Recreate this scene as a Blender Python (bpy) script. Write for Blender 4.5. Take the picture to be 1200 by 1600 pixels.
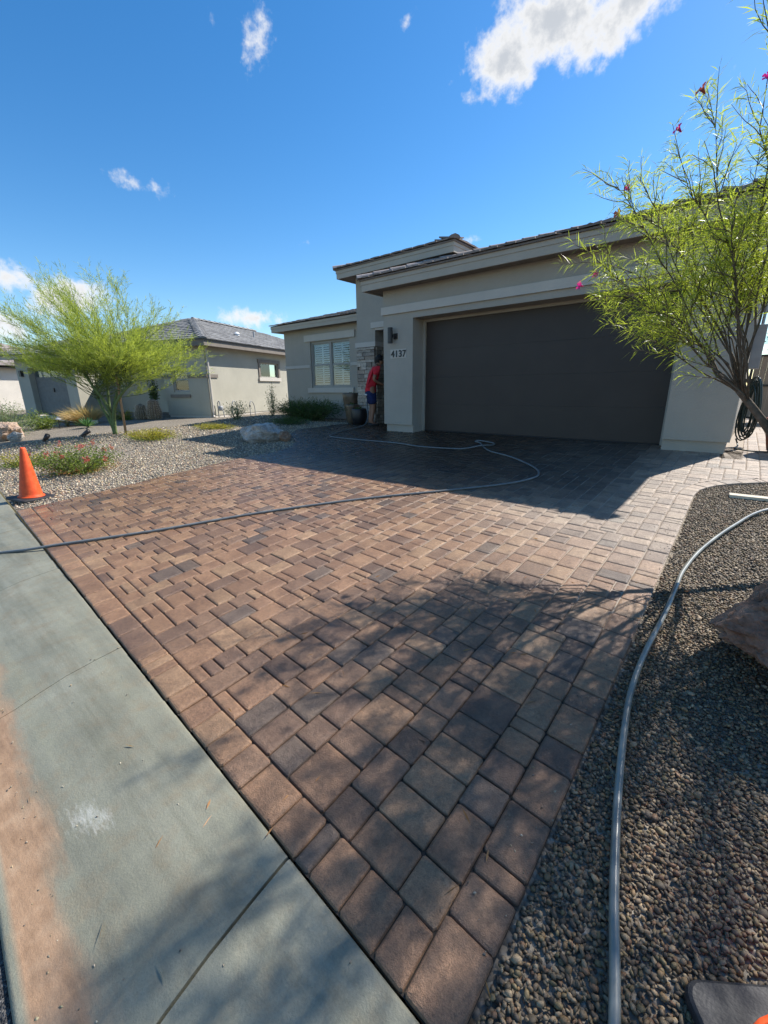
import bpy, bmesh, math, random
import numpy as np
from mathutils import Vector, Matrix

random.seed(11)
rng = np.random.default_rng(11)
for o in list(bpy.data.objects): bpy.data.objects.remove(o)
scene = bpy.context.scene
COL = scene.collection

# ------------------------------------------------------------------ camera
cd = bpy.data.cameras.new('camera')
cam = bpy.data.objects.new('camera', cd); COL.objects.link(cam)
cam.location = (5.846, -8.469, 0.968)
_R = Vector((0.77028, 0.63762, -0.01042)); _U = Vector((-0.17128, 0.22260, 0.95975)); _F = Vector((-0.61428, 0.73749, -0.28068))
cam.matrix_world = Matrix((( _R.x, _U.x, -_F.x, 5.846), (_R.y, _U.y, -_F.y, -8.469), (_R.z, _U.z, -_F.z, 0.968), (0, 0, 0, 1)))
cd.sensor_fit = 'VERTICAL'; cd.sensor_height = 36; cd.lens = 658.4 / 1600 * 36
cd.clip_start = 0.05; cd.clip_end = 3000
scene.camera = cam
scene.cycles.max_bounces = 6; scene.cycles.diffuse_bounces = 3; scene.cycles.glossy_bounces = 3; scene.cycles.transmission_bounces = 4; scene.cycles.transparent_max_bounces = 6

# ------------------------------------------------------------------ sun, sky, exposure
SUN_AZ = math.radians(19.4); SUN_EL = math.radians(44.9)      # azimuth from +Y towards +X
sl = bpy.data.lights.new('sun', 'SUN'); sl.energy = 4.9; sl.angle = math.radians(0.5); sl.color = (1.0, 0.955, 0.89)
sun = bpy.data.objects.new('sun', sl); COL.objects.link(sun)
sdir = Vector((math.sin(SUN_AZ) * math.cos(SUN_EL), math.cos(SUN_AZ) * math.cos(SUN_EL), math.sin(SUN_EL)))
sun.rotation_euler = sdir.to_track_quat('Z', 'Y').to_euler(); sun.location = (0, 0, 30)

world = bpy.data.worlds.new('World'); scene.world = world; world.use_nodes = True
wt = world.node_tree; wt.nodes.clear(); W = wt.nodes.new; WL = wt.links.new
sky = W('ShaderNodeTexSky'); sky.sky_type = 'NISHITA'; sky.sun_disc = False
sky.sun_elevation = SUN_EL; sky.sun_rotation = SUN_AZ
sky.air_density = 1.0; sky.dust_density = 0.25; sky.ozone_density = 1.7; sky.altitude = 400
hs = W('ShaderNodeHueSaturation'); hs.inputs['Saturation'].default_value = 1.36; hs.inputs['Value'].default_value = 1.0
WL(sky.outputs[0], hs.inputs['Color'])
bgs = W('ShaderNodeBackground'); bgs.inputs[1].default_value = 0.116; WL(hs.outputs[0], bgs.inputs[0])
geo = W('ShaderNodeTexCoord')
nz = W('ShaderNodeTexNoise'); nz.inputs['Scale'].default_value = 13; nz.inputs['Detail'].default_value = 9; nz.inputs['Roughness'].default_value = .62
WL(geo.outputs['Generated'], nz.inputs['Vector'])
def mth(op, a, b=None, c=None, clamp=False):
    n = W('ShaderNodeMath'); n.operation = op; n.use_clamp = clamp
    for i, v in enumerate((a, b, c)):
        if v is None: continue
        if isinstance(v, (int, float)): n.inputs[i].default_value = v
        else: WL(v, n.inputs[i])
    return n.outputs[0]
# fair-weather clouds, the last ones unseen and added for white fill: azimuth, elevation, half width, half height (radians), roll
CLOUDS = [(-26.5, 30.2, .080, .062, 0), (-21.6, 31.8, .11, .075, 0), (-15.5, 31.6, .095, .058, -20), (-52.4, 31.6, .018, .055, 25), (-56.8, 31.8, .013, .018, 0),
          (-66.6, 19.9, .046, .016, 14), (-64.2, 19.5, .034, .020, 10), (-55.3, 8.3, .078, .024, 0), (-78.2, 10.6, .060, .030, 10), (-73.6, 9.1, .095, .034, 0),
          (-80.5, 6.4, .07, .03, 0), (-48.9, 16.2, .014, .008, 0), (-36.9, 32.9, .010, .012, 0), (-5.8, 25.6, .010, .014, 0), (-29.3, 16.2, .022, .008, 0),
          (-100, 14, .12, .04, 0), (-118, 24, .09, .05, 0), (-140, 12, .16, .05, 0), (-175, 20, .12, .05, 0), (150, 10, .2, .05, 0), (110, 16, .12, .05, 0),
          (70, 12, .14, .045, 0), (40, 9, .12, .03, 0), (20, 7, .1, .025, 0), (-8, 6, .09, .02, 0), (95, 40, .1, .06, 0), (-150, 45, .1, .07, 0), (-105, 38, .13, .08, 0), (175, 38, .16, .09, 0), (130, 28, .14, .07, 0), (-170, 62, .15, .1, 0), (60, 62, .12, .09, 0), (-120, 55, .12, .08, 0), (-95, 24, .12, .05, 0), (155, 24, .15, .06, 0), (-145, 30, .14, .07, 0), (105, 58, .12, .1, 0)]
best = None
for ci, (az, el, sa, sb, roll) in enumerate(CLOUDS):
    amp = .34 if sa < .024 else (.7 if sa < .05 else (1.0 if ci > 2 else 1.5))
    a = math.radians(az); e = math.radians(el)
    C = Vector((math.sin(a) * math.cos(e), math.cos(a) * math.cos(e), math.sin(e)))
    T1 = Vector((math.cos(a), -math.sin(a), 0)); T2 = T1.cross(C)
    T2 = -T2 if T2.z < 0 else T2
    q = math.radians(roll); A1 = T1 * math.cos(q) - T2 * math.sin(q); A2 = T1 * math.sin(q) + T2 * math.cos(q)
    M = Matrix((A1, A2, A1.cross(A2))).transposed()
    mp = W('ShaderNodeMapping'); mp.vector_type = 'TEXTURE'
    mp.inputs['Location'].default_value = C; mp.inputs['Rotation'].default_value = M.to_euler(); mp.inputs['Scale'].default_value = (sa, sb, .3)
    WL(geo.outputs['Generated'], mp.inputs['Vector'])
    ln = W('ShaderNodeVectorMath'); ln.operation = 'LENGTH'; WL(mp.outputs[0], ln.inputs[0])
    v = mth('MULTIPLY', mth('SUBTRACT', 1.0, ln.outputs['Value']), amp)
    best = v if best is None else mth('SMOOTH_MAX', best, v, .25)
nz2 = W('ShaderNodeTexNoise'); nz2.inputs['Scale'].default_value = 46; nz2.inputs['Detail'].default_value = 8; nz2.inputs['Roughness'].default_value = .6
WL(geo.outputs['Generated'], nz2.inputs['Vector'])
nzv = mth('ADD', mth('MULTIPLY', mth('SUBTRACT', nz.outputs[0], .5), 2.1), mth('MULTIPLY', mth('SUBTRACT', nz2.outputs[0], .5), 1.5))
dens = mth('ADD', best, nzv)
mr = W('ShaderNodeMapRange'); mr.interpolation_type = 'SMOOTHSTEP'; mr.inputs['From Min'].default_value = .08; mr.inputs['From Max'].default_value = .95
WL(dens, mr.inputs['Value'])
thick = W('ShaderNodeMapRange'); thick.interpolation_type = 'SMOOTHSTEP'; thick.inputs['From Min'].default_value = .55; thick.inputs['From Max'].default_value = 1.5
WL(dens, thick.inputs['Value'])
cc = W('ShaderNodeMix'); cc.data_type = 'RGBA'; cc.inputs[6].default_value = (1, 1, 1, 1); cc.inputs[7].default_value = (.60, .64, .70, 1)
WL(thick.outputs[0], cc.inputs[0])
bgc = W('ShaderNodeBackground'); bgc.inputs[1].default_value = .62; WL(cc.outputs[2], bgc.inputs[0])
mx = W('ShaderNodeMixShader'); WL(mr.outputs[0], mx.inputs[0]); WL(bgs.outputs[0], mx.inputs[1]); WL(bgc.outputs[0], mx.inputs[2])
wo = W('ShaderNodeOutputWorld'); WL(mx.outputs[0], wo.inputs[0])
vs = scene.view_settings; vs.view_transform = 'Standard'; vs.look = 'None'; vs.exposure = 0.70; vs.gamma = 1.0; vs.use_curve_mapping = False

# ------------------------------------------------------------------ materials
class NT:
    def __init__(s, name):
        s.m = bpy.data.materials.new(name); s.m.use_nodes = True; s.t = s.m.node_tree
        s.b = s.t.nodes['Principled BSDF']; s.out = s.t.nodes['Material Output']
    def n(s, typ, **k):
        x = s.t.nodes.new(typ)
        for a, v in k.items():
            if a.startswith('i_'): x.inputs[a[2:].replace('_', ' ')].default_value = v
            else: setattr(x, a, v)
        return x
    def l(s, a, b): s.t.links.new(a, b)
    def coord(s, kind='Object'): return s.n('ShaderNodeTexCoord').outputs[kind]
    def pos(s): return s.n('ShaderNodeNewGeometry').outputs['Position']
    def noise(s, vec, scale, detail=4, rough=.55):
        x = s.n('ShaderNodeTexNoise'); x.inputs['Scale'].default_value = scale; x.inputs['Detail'].default_value = detail; x.inputs['Roughness'].default_value = rough
        s.l(vec, x.inputs['Vector']); return x
    def ramp(s, fac, stops):
        r = s.n('ShaderNodeValToRGB'); e = r.color_ramp.elements
        while len(e) > 1: e.remove(e[-1])
        e[0].position = stops[0][0]; e[0].color = (*stops[0][1], 1)
        for p, c in stops[1:]:
            k = e.new(p); k.color = (*c, 1)
        s.l(fac, r.inputs[0]); return r.outputs[0]
    def mix(s, fac, a, b, blend='MIX'):
        x = s.n('ShaderNodeMix', data_type='RGBA', blend_type=blend)
        for i, v in ((0, fac), (6, a), (7, b)):
            if isinstance(v, (int, float)): x.inputs[i].default_value = v
            elif isinstance(v, tuple): x.inputs[i].default_value = (*v, 1)
            else: s.l(v, x.inputs[i])
        return x.outputs[2]
    def math(s, op, a, b=None, clamp=False):
        x = s.n('ShaderNodeMath', operation=op); x.use_clamp = clamp
        for i, v in enumerate((a, b)):
            if v is None: continue
            if isinstance(v, (int, float)): x.inputs[i].default_value = v
            else: s.l(v, x.inputs[i])
        return x.outputs[0]
    def bump(s, h, strength=.3, dist=.01):
        x = s.n('ShaderNodeBump'); x.inputs['Strength'].default_value = strength; x.inputs['Distance'].default_value = dist
        s.l(h, x.inputs['Height']); s.l(x.outputs[0], s.b.inputs['Normal']); return x
    def base(s, c):
        if isinstance(c, tuple): s.b.inputs['Base Color'].default_value = (*c, 1)
        else: s.l(c, s.b.inputs['Base Color'])
        return s
    def rough(s, r, spec=.5):
        if isinstance(r, (int, float)): s.b.inputs['Roughness'].default_value = r
        else: s.l(r, s.b.inputs['Roughness'])
        s.b.inputs['Specular IOR Level'].default_value = spec; return s

def m_plain(name, c, rough=.6, spec=.4, var=.12, scale=6, bump=0, bscale=60, metal=0):
    t = NT(name); v = t.pos()
    n = t.noise(v, scale, 5)
    lo = tuple(x * (1 - var) for x in c); hi = tuple(min(1, x * (1 + var)) for x in c)
    t.base(t.ramp(n.outputs[0], [(.3, lo), (.7, hi)])); t.rough(rough, spec); t.b.inputs['Metallic'].default_value = metal
    if bump: t.bump(t.noise(v, bscale, 3).outputs[0], bump, .006)
    return t.m
def m_stucco(name, c):
    t = NT(name); v = t.pos()
    n1 = t.noise(v, 1.3, 6, .6); n2 = t.noise(v, 110, 3, .7)
    mp = t.n('ShaderNodeMapping'); mp.inputs['Scale'].default_value = (9, 9, .7); t.l(v, mp.inputs[0])
    st = t.noise(mp.outputs[0], 1.0, 4)
    a = t.ramp(n1.outputs[0], [(.3, tuple(x * .92 for x in c)), (.7, tuple(x * 1.05 for x in c))])
    a = t.mix(t.math('MULTIPLY', st.outputs[0], .16), a, tuple(x * .6 for x in c))
    a = t.mix(.12, a, n2.outputs[0], 'OVERLAY')
    t.base(a); t.rough(.92, .15); t.bump(t.math('ADD', n2.outputs[0], t.math('MULTIPLY', t.noise(v, 34, 4, .6).outputs[0], 1.2)), .7, .008); return t.m
def m_attr(name, rough, spec, mottle=.35, mscale=40, bumps=.35, bscale=260, wet=False):
    t = NT(name); v = t.pos()
    at = t.n('ShaderNodeAttribute', attribute_name='tint')
    n1 = t.noise(v, mscale, 6, .65); n2 = t.noise(v, bscale, 3, .7); n3 = t.noise(v, 7, 4, .6)
    g = t.ramp(n1.outputs[0], [(.28, (1 - mottle,) * 3), (.72, (1 + mottle,) * 3)])
    c = t.mix(1.0, at.outputs['Color'], g, 'MULTIPLY')
    g2 = t.ramp(n2.outputs[0], [(.33, (.62, .62, .62)), (.5, (1, 1, 1)), (.70, (1.25, 1.22, 1.18))])
    c = t.mix(.8, c, g2, 'MULTIPLY')
    if wet:
        g3 = t.ramp(n3.outputs[0], [(.32, (.74, .71, .70)), (.68, (1.16, 1.16, 1.14))])
        c = t.mix(1.0, c, g3, 'MULTIPLY')
        r = t.n('ShaderNodeMapRange'); r.inputs['To Min'].default_value = .58; r.inputs['To Max'].default_value = .27
        w = t.math('MULTIPLY', at.outputs['Alpha'], t.math('ADD', .6, t.math('MULTIPLY', n3.outputs[0], .8)), True)
        t.l(w, r.inputs['Value']); t.rough(r.outputs[0], spec)
    else: t.rough(rough, spec)
    t.base(c)
    h = t.math('ADD', n2.outputs[0], t.math('MULTIPLY', n1.outputs[0], .8))
    t.bump(h, bumps, .004); return t.m
def m_leaf(name, c, c2, trans=.45, rough=.45, spec=.35):
    t = NT(name); v = t.pos(); n = t.noise(v, 5, 3)
    wn = t.n('ShaderNodeTexWhiteNoise', noise_dimensions='1D')
    at = t.n('ShaderNodeAttribute', attribute_name='rnd'); 
    col = t.ramp(t.math('ADD', t.math('MULTIPLY', n.outputs[0], .55), t.math('MULTIPLY', at.outputs['Fac'], .5)), [(.25, c), (.8, c2)])
    t.base(col); t.rough(rough, spec)
    tr = t.n('ShaderNodeBsdfTranslucent'); t.l(t.mix(1.0, col, (1.35, 1.35, .75), 'MULTIPLY'), tr.inputs[0])
    mx = t.n('ShaderNodeMixShader'); mx.inputs[0].default_value = trans
    t.l(t.b.outputs[0], mx.inputs[1]); t.l(tr.outputs[0], mx.inputs[2]); t.l(mx.outputs[0], t.out.inputs[0]); return t.m

M = {}
M['stucco'] = m_stucco('stucco_taupe', (.44, .395, .33))
M['stucco_dark'] = m_stucco('stucco_greige', (.46, .435, .355))
M['trim'] = m_stucco('trim_taupe', (.60, .55, .48))
M['fascia'] = m_plain('fascia_paint', (.45, .395, .32), .6, .3, .06, 3, .15, 90)
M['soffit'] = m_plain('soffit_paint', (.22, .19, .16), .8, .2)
M['door'] = m_plain('garage_door_paint', (.056, .042, .034), .52, .35, .10, 1.6, .12, 220)
M['tile'] = m_attr('roof_tile', .8, .25, .25, 22, .4, 160)
M['stone'] = m_attr('ledge_stone', .85, .2, .3, 18, .6, 90)
M['paver'] = m_attr('paver_concrete', .6, .42, .30, 55, 1.0, 230, True)
M['boulder_a'] = m_plain('boulder_pale', (.42, .39, .36), .9, .15, .35, 9, .8, 26)
M['boulder_b'] = m_plain('boulder_rust', (.29, .19, .14), .9, .15, .4, 9, .8, 30)
M['boulder_c'] = m_plain('boulder_pink', (.42, .30, .23), .9, .15, .3, 8, .8, 26)
M['pebble'] = m_attr('pebble', .62, .4, .3, 120, .3, 500)
M['bark'] = m_plain('bark_grey', (.13, .105, .08), .9, .1, .35, 30, .7, 90)
M['bark_green'] = m_plain('bark_green', (.13, .17, .065), .75, .2, .3, 20, .4, 60)
M['stake'] = m_plain('stake_wood', (.33, .22, .13), .85, .15, .25, 15, .3, 80)
M['hose'] = m_plain('hose_grey', (.155, .165, .165), .38, .5, .2, 14)
M['hose_clear'] = m_plain('hose_olive_grey', (.20, .20, .17), .32, .6, .4, 5)
M['hose_green'] = m_plain('hose_dark_green', (.012, .028, .022), .4, .5, .15, 10)
M['orange'] = m_plain('cone_orange', (.80, .085, .015), .48, .4, .10, 9, .05, 200)
def m_cone():
    t = NT('cone_orange'); v = t.pos(); n = t.noise(v, 14, 7, .7); mp = t.n('ShaderNodeMapping'); mp.inputs['Scale'].default_value = (60, 60, 9); t.l(v, mp.inputs[0]); k = t.noise(mp.outputs[0], 1, 6, .7)
    c = t.ramp(n.outputs[0], [(.3, (.62, .065, .014)), (.55, (.80, .10, .02)), (.8, (.86, .16, .05))]); c = t.mix(t.ramp(k.outputs[0], [(.58, (0, 0, 0)), (.75, (.7, .7, .7))]), c, (.16, .06, .035))
    t.base(c); t.rough(t.ramp(n.outputs[0], [(.3, (.4,) * 3), (.7, (.7,) * 3)]), .4); t.bump(k.outputs[0], .15, .003); return t.m
M['orange'] = m_cone()
M['rubber'] = m_plain('black_rubber', (.022, .022, .024), .6, .4, .3, 18, .3, 120)
M['metal_dark'] = m_plain('dark_metal', (.03, .027, .025), .4, .5)
M['metal_grey'] = m_plain('grey_metal', (.30, .31, .32), .45, .5, .1)
M['white_frame'] = m_plain('vinyl_frame', (.36, .34, .30), .5, .4, .04)
M['shutter'] = m_plain('shutter_white', (.80, .80, .78), .55, .3, .03)
M['pot'] = m_plain('glazed_pot', (.12, .085, .055), .35, .5, .4, 5)
M['pot_dark'] = m_plain('dark_pot', (.02, .02, .022), .4, .5)
M['terracotta'] = m_plain('terracotta', (.20, .075, .05), .8, .2)
M['blockwall'] = m_stucco('block_wall', (.40, .32, .24))
M['slab'] = m_plain('pale_stone', (.62, .55, .43), .85, .2, .12, 12, .4, 80)
M['skin'] = m_plain('skin', (.30, .15, .09), .55, .4, .05)
M['shirt'] = m_plain('shirt_red', (.62, .035, .05), .85, .15, .15, 12, .3, 40)
M['cloth_white'] = m_plain('cloth_white', (.65, .62, .62), .85, .15, .08, 12)
M['shorts'] = m_plain('shorts_navy', (.02, .03, .09), .85, .15, .4, 20)
M['hair'] = m_plain('hair_dark', (.012, .010, .009), .6, .3)
M['shoe'] = m_plain('shoe_dark', (.03, .03, .03), .7, .3)
M['petal'] = m_leaf('petal_pink', (.46, .015, .24), (.60, .03, .36), .35)
M['petal_red'] = m_leaf('petal_coral', (.45, .09, .08), (.58, .20, .16), .3)
M['petal_old'] = m_leaf('petal_dried', (.30, .06, .07), (.40, .10, .10), .3)
M['willow'] = m_leaf('willow_leaf', (.22, .28, .035), (.46, .52, .10), .58, .36, .5)
M['palo'] = m_leaf('palo_leaf', (.23, .29, .05), (.44, .49, .12), .5, .6)
M['shrub'] = m_leaf('shrub_leaf', (.08, .14, .025), (.22, .27, .05), .4)
M['shrub_dark'] = m_leaf('shrub_leaf_dark', (.035, .075, .018), (.09, .14, .035), .3)
M['shrub_grey'] = m_leaf('shrub_leaf_grey', (.14, .19, .09), (.26, .31, .17), .35)
M['gold'] = m_leaf('gold_groundcover', (.24, .24, .03), (.42, .36, .06), .4)
M['dry'] = m_leaf('dry_leaf', (.30, .13, .05), (.45, .25, .10), .3)
M['straw'] = m_leaf('straw_grass', (.50, .34, .15), (.66, .50, .27), .4)
M['agave'] = m_leaf('agave_leaf', (.06, .15, .06), (.14, .26, .10), .2)
M['cactus'] = m_plain('barrel_cactus', (.20, .165, .115), .8, .2, .3, 30, .4, 60)
M['spine'] = m_plain('cactus_spines', (.58, .48, .38), .8, .2, .3, 30)
def m_joint():
    t = NT('joint_sand'); v = t.pos(); n = t.noise(v, 2.5, 6, .65); sx = t.n('ShaderNodeSeparateXYZ'); t.l(v, sx.inputs[0])
    w = t.math('ADD', t.math('MULTIPLY', t.math('ADD', sx.outputs[1], 6.9), .55), t.math('MULTIPLY', t.math('SUBTRACT', n.outputs[0], .5), 1.6), True)   # pale sand up the drive stands in for sun glints; darker towards the kerb
    t.base(t.ramp(w, [(.1, (.05, .04, .03)), (.75, (.36, .30, .235))])); t.rough(.85, .3); t.bump(t.noise(v, 300, 3).outputs[0], .5, .006); return t.m
M['sand'] = m_joint(); M['soil'] = m_plain('soil', (.07, .055, .04), .9, .2, .4, 25)
M['letters'] = m_plain('number_bronze', (.018, .016, .016), .4, .5)
def m_rock(name, a, b, c):
    t = NT(name); v = t.pos(); n1 = t.noise(v, 5, 8, .68); n2 = t.noise(v, 38, 6, .7); n3 = t.noise(v, 2.2, 4)
    col = t.ramp(n1.outputs[0], [(.30, a), (.5, b), (.70, c)]); col = t.mix(.75, col, t.ramp(n2.outputs[0], [(.3, (.5, .5, .5)), (.5, (1, 1, 1)), (.72, (1.3, 1.3, 1.3))]), 'MULTIPLY')
    t.base(col); t.rough(.9, .2); t.bump(t.math('ADD', n1.outputs[0], n2.outputs[0]), .8, .02); return t.m
M['boulder_a'] = m_rock('boulder_pale', (.30, .26, .22), (.46, .42, .37), (.62, .58, .53)); M['boulder_b'] = m_rock('boulder_rust', (.15, .10, .075), (.30, .19, .125), (.46, .31, .21)); M['boulder_d'] = m_rock('boulder_rose', (.13, .08, .058), (.27, .165, .115), (.43, .29, .21)); M['boulder_c'] = m_rock('boulder_pink', (.34, .23, .16), (.47, .34, .25), (.56, .43, .34))
def m_ground():
    t = NT('gravel_ground'); v = t.pos()
    vo = t.n('ShaderNodeTexVoronoi'); vo.inputs['Scale'].default_value = 46; t.l(v, vo.inputs['Vector'])
    sep = t.n('ShaderNodeSeparateColor'); t.l(vo.outputs['Color'], sep.inputs[0])
    c = t.ramp(sep.outputs[0], [(0, (.20, .165, .125)), (.25, (.36, .305, .235)), (.5, (.45, .385, .30)), (.75, (.30, .265, .22)), (1, (.54, .48, .39))])
    n = t.noise(v, .9, 5); c = t.mix(.5, c, t.ramp(n.outputs[0], [(.3, (.75, .73, .70)), (.7, (1.1, 1.08, 1.05))]), 'MULTIPLY')
    d = t.ramp(vo.outputs['Distance'], [(0, (1, 1, 1)), (.6, (.35, .35, .35))]); c = t.mix(.6, c, d, 'MULTIPLY')
    t.base(c); t.rough(.9, .2); t.bump(t.math('SUBTRACT', 1.0, vo.outputs['Distance']), .9, .02); return t.m
M['ground'] = m_ground()
def m_concrete():
    t = NT('gutter_concrete'); v = t.pos()
    n1 = t.noise(v, 2.2, 7, .65); n2 = t.noise(v, 160, 3, .7); n3 = t.noise(v, 9, 6, .7)
    c = t.ramp(n1.outputs[0], [(.25, (.155, .15, .11)), (.5, (.215, .21, .155)), (.75, (.275, .268, .205))])
    c = t.mix(t.ramp(n3.outputs[0], [(.48, (0, 0, 0)), (.75, (.55, .55, .55))]), c, (.20, .15, .09))
    c = t.mix(.35, c, t.ramp(n2.outputs[0], [(.35, (.7, .7, .7)), (.65, (1.15, 1.15, 1.15))]), 'MULTIPLY')
    mk = t.n('ShaderNodeMapping'); mk.inputs['Scale'].default_value = (.9, 11, 3); mk.inputs['Rotation'].default_value = (0, 0, math.radians(3.8)); t.l(v, mk.inputs[0]); nk = t.noise(mk.outputs[0], 1.0, 7, .66)
    c = t.mix(.9, c, t.ramp(nk.outputs[0], [(.30, (.70, .70, .66)), (.5, (1, 1, 1)), (.72, (1.18, 1.17, 1.12))]), 'MULTIPLY')
    # a scuff of spilled white grout
    mp = t.n('ShaderNodeMapping'); mp.vector_type = 'TEXTURE'; mp.inputs['Location'].default_value = (4.30, -8.27, -.5); mp.inputs['Scale'].default_value = (.13, .06, 5); mp.inputs['Rotation'].default_value = (0, 0, math.radians(20)); t.l(v, mp.inputs[0])
    ln = t.n('ShaderNodeVectorMath', operation='LENGTH'); t.l(mp.outputs[0], ln.inputs[0])
    mp2 = t.n('ShaderNodeMapping'); mp2.inputs['Scale'].default_value = (24, 90, 24); mp2.inputs['Rotation'].default_value = (0, 0, math.radians(-25)); t.l(v, mp2.inputs[0])
    sn = t.noise(mp2.outputs[0], 1.0, 5, .7)
    f = t.math('ADD', t.math('SUBTRACT', 1.0, ln.outputs['Value']), t.math('MULTIPLY', t.math('SUBTRACT', sn.outputs[0], .55), 3.2))
    f = t.math('MULTIPLY', f, .9, True)
    c = t.mix(t.math('MULTIPLY', f, .75), c, (.50, .49, .43))
    # silt dried along the flow line of the gutter
    sx = t.n('ShaderNodeSeparateXYZ'); t.l(v, sx.inputs[0])
    cy_ = t.math('ADD', -7.95, t.math('MULTIPLY', t.math('SUBTRACT', 5.4, sx.outputs[0]), .066)); d = t.math('SUBTRACT', cy_, sx.outputs[1])
    mq = t.n('ShaderNodeMapping'); mq.inputs['Scale'].default_value = (1.6, 5, 3); t.l(v, mq.inputs[0]); nq = t.noise(mq.outputs[0], 1.0, 7, .68)
    e = t.math('ADD', t.math('SUBTRACT', d, .50), t.math('MULTIPLY', t.math('SUBTRACT', nq.outputs[0], .5), .26))
    fr = t.n('ShaderNodeMapRange'); fr.interpolation_type = 'SMOOTHSTEP'; fr.inputs['From Min'].default_value = -.03; fr.inputs['From Max'].default_value = .055; t.l(e, fr.inputs['Value'])
    fe = t.n('ShaderNodeMapRange'); fe.inputs['From Min'].default_value = .628; fe.inputs['From Max'].default_value = .645; fe.inputs['To Min'].default_value = 1; fe.inputs['To Max'].default_value = 0; t.l(d, fe.inputs['Value'])
    sf = t.math('MULTIPLY', fr.outputs[0], fe.outputs[0])
    ms = t.n('ShaderNodeMapping'); ms.inputs['Scale'].default_value = (9, 60, 9); ms.inputs['Rotation'].default_value = (0, 0, math.radians(3.8)); t.l(v, ms.inputs[0]); ns = t.noise(ms.outputs[0], 1, 5)
    sc_ = t.ramp(n3.outputs[0], [(.28, (.24, .145, .08)), (.5, (.31, .195, .115)), (.75, (.38, .265, .17))])
    sc_ = t.mix(.5, sc_, t.ramp(ns.outputs[0], [(.35, (.72, .72, .72)), (.65, (1.2, 1.2, 1.2))]), 'MULTIPLY')
    c = t.mix(sf, c, sc_)
    t.base(c); r = t.ramp(n3.outputs[0], [(.3, (.45, .45, .45)), (.7, (.72, .72, .72))]); t.rough(r, .45)
    t.bump(t.math('ADD', n2.outputs[0], t.math('MULTIPLY', t.noise(v, 45, 6, .7).outputs[0], .9)), .45, .004); return t.m
M['concrete'] = m_concrete()
def m_asphalt():
    t = NT('asphalt'); v = t.pos(); vo = t.n('ShaderNodeTexVoronoi'); vo.inputs['Scale'].default_value = 170; t.l(v, vo.inputs['Vector'])
    sep = t.n('ShaderNodeSeparateColor'); t.l(vo.outputs['Color'], sep.inputs[0])
    t.base(t.ramp(sep.outputs[0], [(0, (.02, .02, .022)), (.6, (.05, .05, .052)), (1, (.16, .15, .14))])); t.rough(.8, .35)
    t.bump(t.math('SUBTRACT', 1.0, vo.outputs['Distance']), .9, .01); return t.m
M['asphalt'] = m_asphalt()
def m_glass():
    t = NT('window_glass'); t.base((.9, .95, .95)); t.rough(.03, .5)
    g = t.n('ShaderNodeBsdfGlossy'); g.inputs['Roughness'].default_value = .02; g.inputs[0].default_value = (.9, .95, 1, 1)
    tr = t.n('ShaderNodeBsdfTransparent'); tr.inputs[0].default_value = (.78, .83, .84, 1)
    fr = t.n('ShaderNodeFresnel'); fr.inputs[0].default_value = 1.75; ge = t.n('ShaderNodeNewGeometry'); fx = t.math('MULTIPLY', fr.outputs[0], t.math('SUBTRACT', 1.0, ge.outputs['Backfacing']))
    mx = t.n('ShaderNodeMixShader'); t.l(fx, mx.inputs[0]); t.l(tr.outputs[0], mx.inputs[1]); t.l(g.outputs[0], mx.inputs[2]); t.l(mx.outputs[0], t.out.inputs[0]); return t.m
M['glass'] = m_glass()
M['dark'] = m_plain('dark_interior', (.015, .014, .013), .8, .2)

# ------------------------------------------------------------------ helpers
def mesh(name, V, F, mat=None, tint=None, rnd=None, smooth=False):
    me = bpy.data.meshes.new(name)
    V = np.asarray(V, np.float32).reshape(-1, 3)
    if isinstance(F, np.ndarray):
        nf, k = F.shape
        me.vertices.add(len(V)); me.vertices.foreach_set('co', V.ravel())
        me.loops.add(nf * k); me.loops.foreach_set('vertex_index', F.astype(np.int32).ravel())
        me.polygons.add(nf); me.polygons.foreach_set('loop_start', np.arange(0, nf * k, k, dtype=np.int32))
        me.update(calc_edges=True)
    else: me.from_pydata([tuple(v) for v in V.tolist()], [], F)
    if tint is not None:
        a = me.color_attributes.new('tint', 'FLOAT_COLOR', 'POINT'); a.data.foreach_set('color', np.asarray(tint, np.float32).ravel())
    if rnd is not None:
        a = me.attributes.new('rnd', 'FLOAT', 'POINT'); a.data.foreach_set('value', np.asarray(rnd, np.float32).ravel())
    if smooth: me.polygons.foreach_set('use_smooth', np.ones(len(me.polygons), dtype=bool))
    if mat is not None: me.materials.append(M[mat] if isinstance(mat, str) else mat)
    me.validate(); me.update(); return me
def link(name, me, parent=None, loc=None, rotz=None):
    o = bpy.data.objects.new(name, me); COL.objects.link(o)
    if parent is not None: o.parent = parent
    if loc is not None: o.location = loc
    if rotz is not None: o.rotation_euler = (0, 0, rotz)
    return o
def tag(o, label, cat, group=None):
    o['label'] = label; o['category'] = cat
    if group: o['group'] = group
    return o
def thing(name, label, cat, loc=(0, 0, 0), rotz=0, group=None):
    o = bpy.data.objects.new(name, None); COL.objects.link(o); o.location = loc; o.rotation_euler = (0, 0, rotz); o.empty_display_size = .2
    return tag(o, label, cat, group)
def structure(o): o['kind'] = 'structure'; return o
def stuff(o): o['kind'] = 'stuff'; return o
BF = [(0, 3, 2, 1), (4, 5, 6, 7), (0, 1, 5, 4), (1, 2, 6, 5), (2, 3, 7, 6), (3, 0, 4, 7)]
def boxes(L):
    V = []; F = []
    for x0, x1, y0, y1, z0, z1 in L:
        b = len(V); V += [(x0, y0, z0), (x1, y0, z0), (x1, y1, z0), (x0, y1, z0), (x0, y0, z1), (x1, y0, z1), (x1, y1, z1), (x0, y1, z1)]
        F += [tuple(b + i for i in f) for f in BF]
    return V, F
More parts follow.
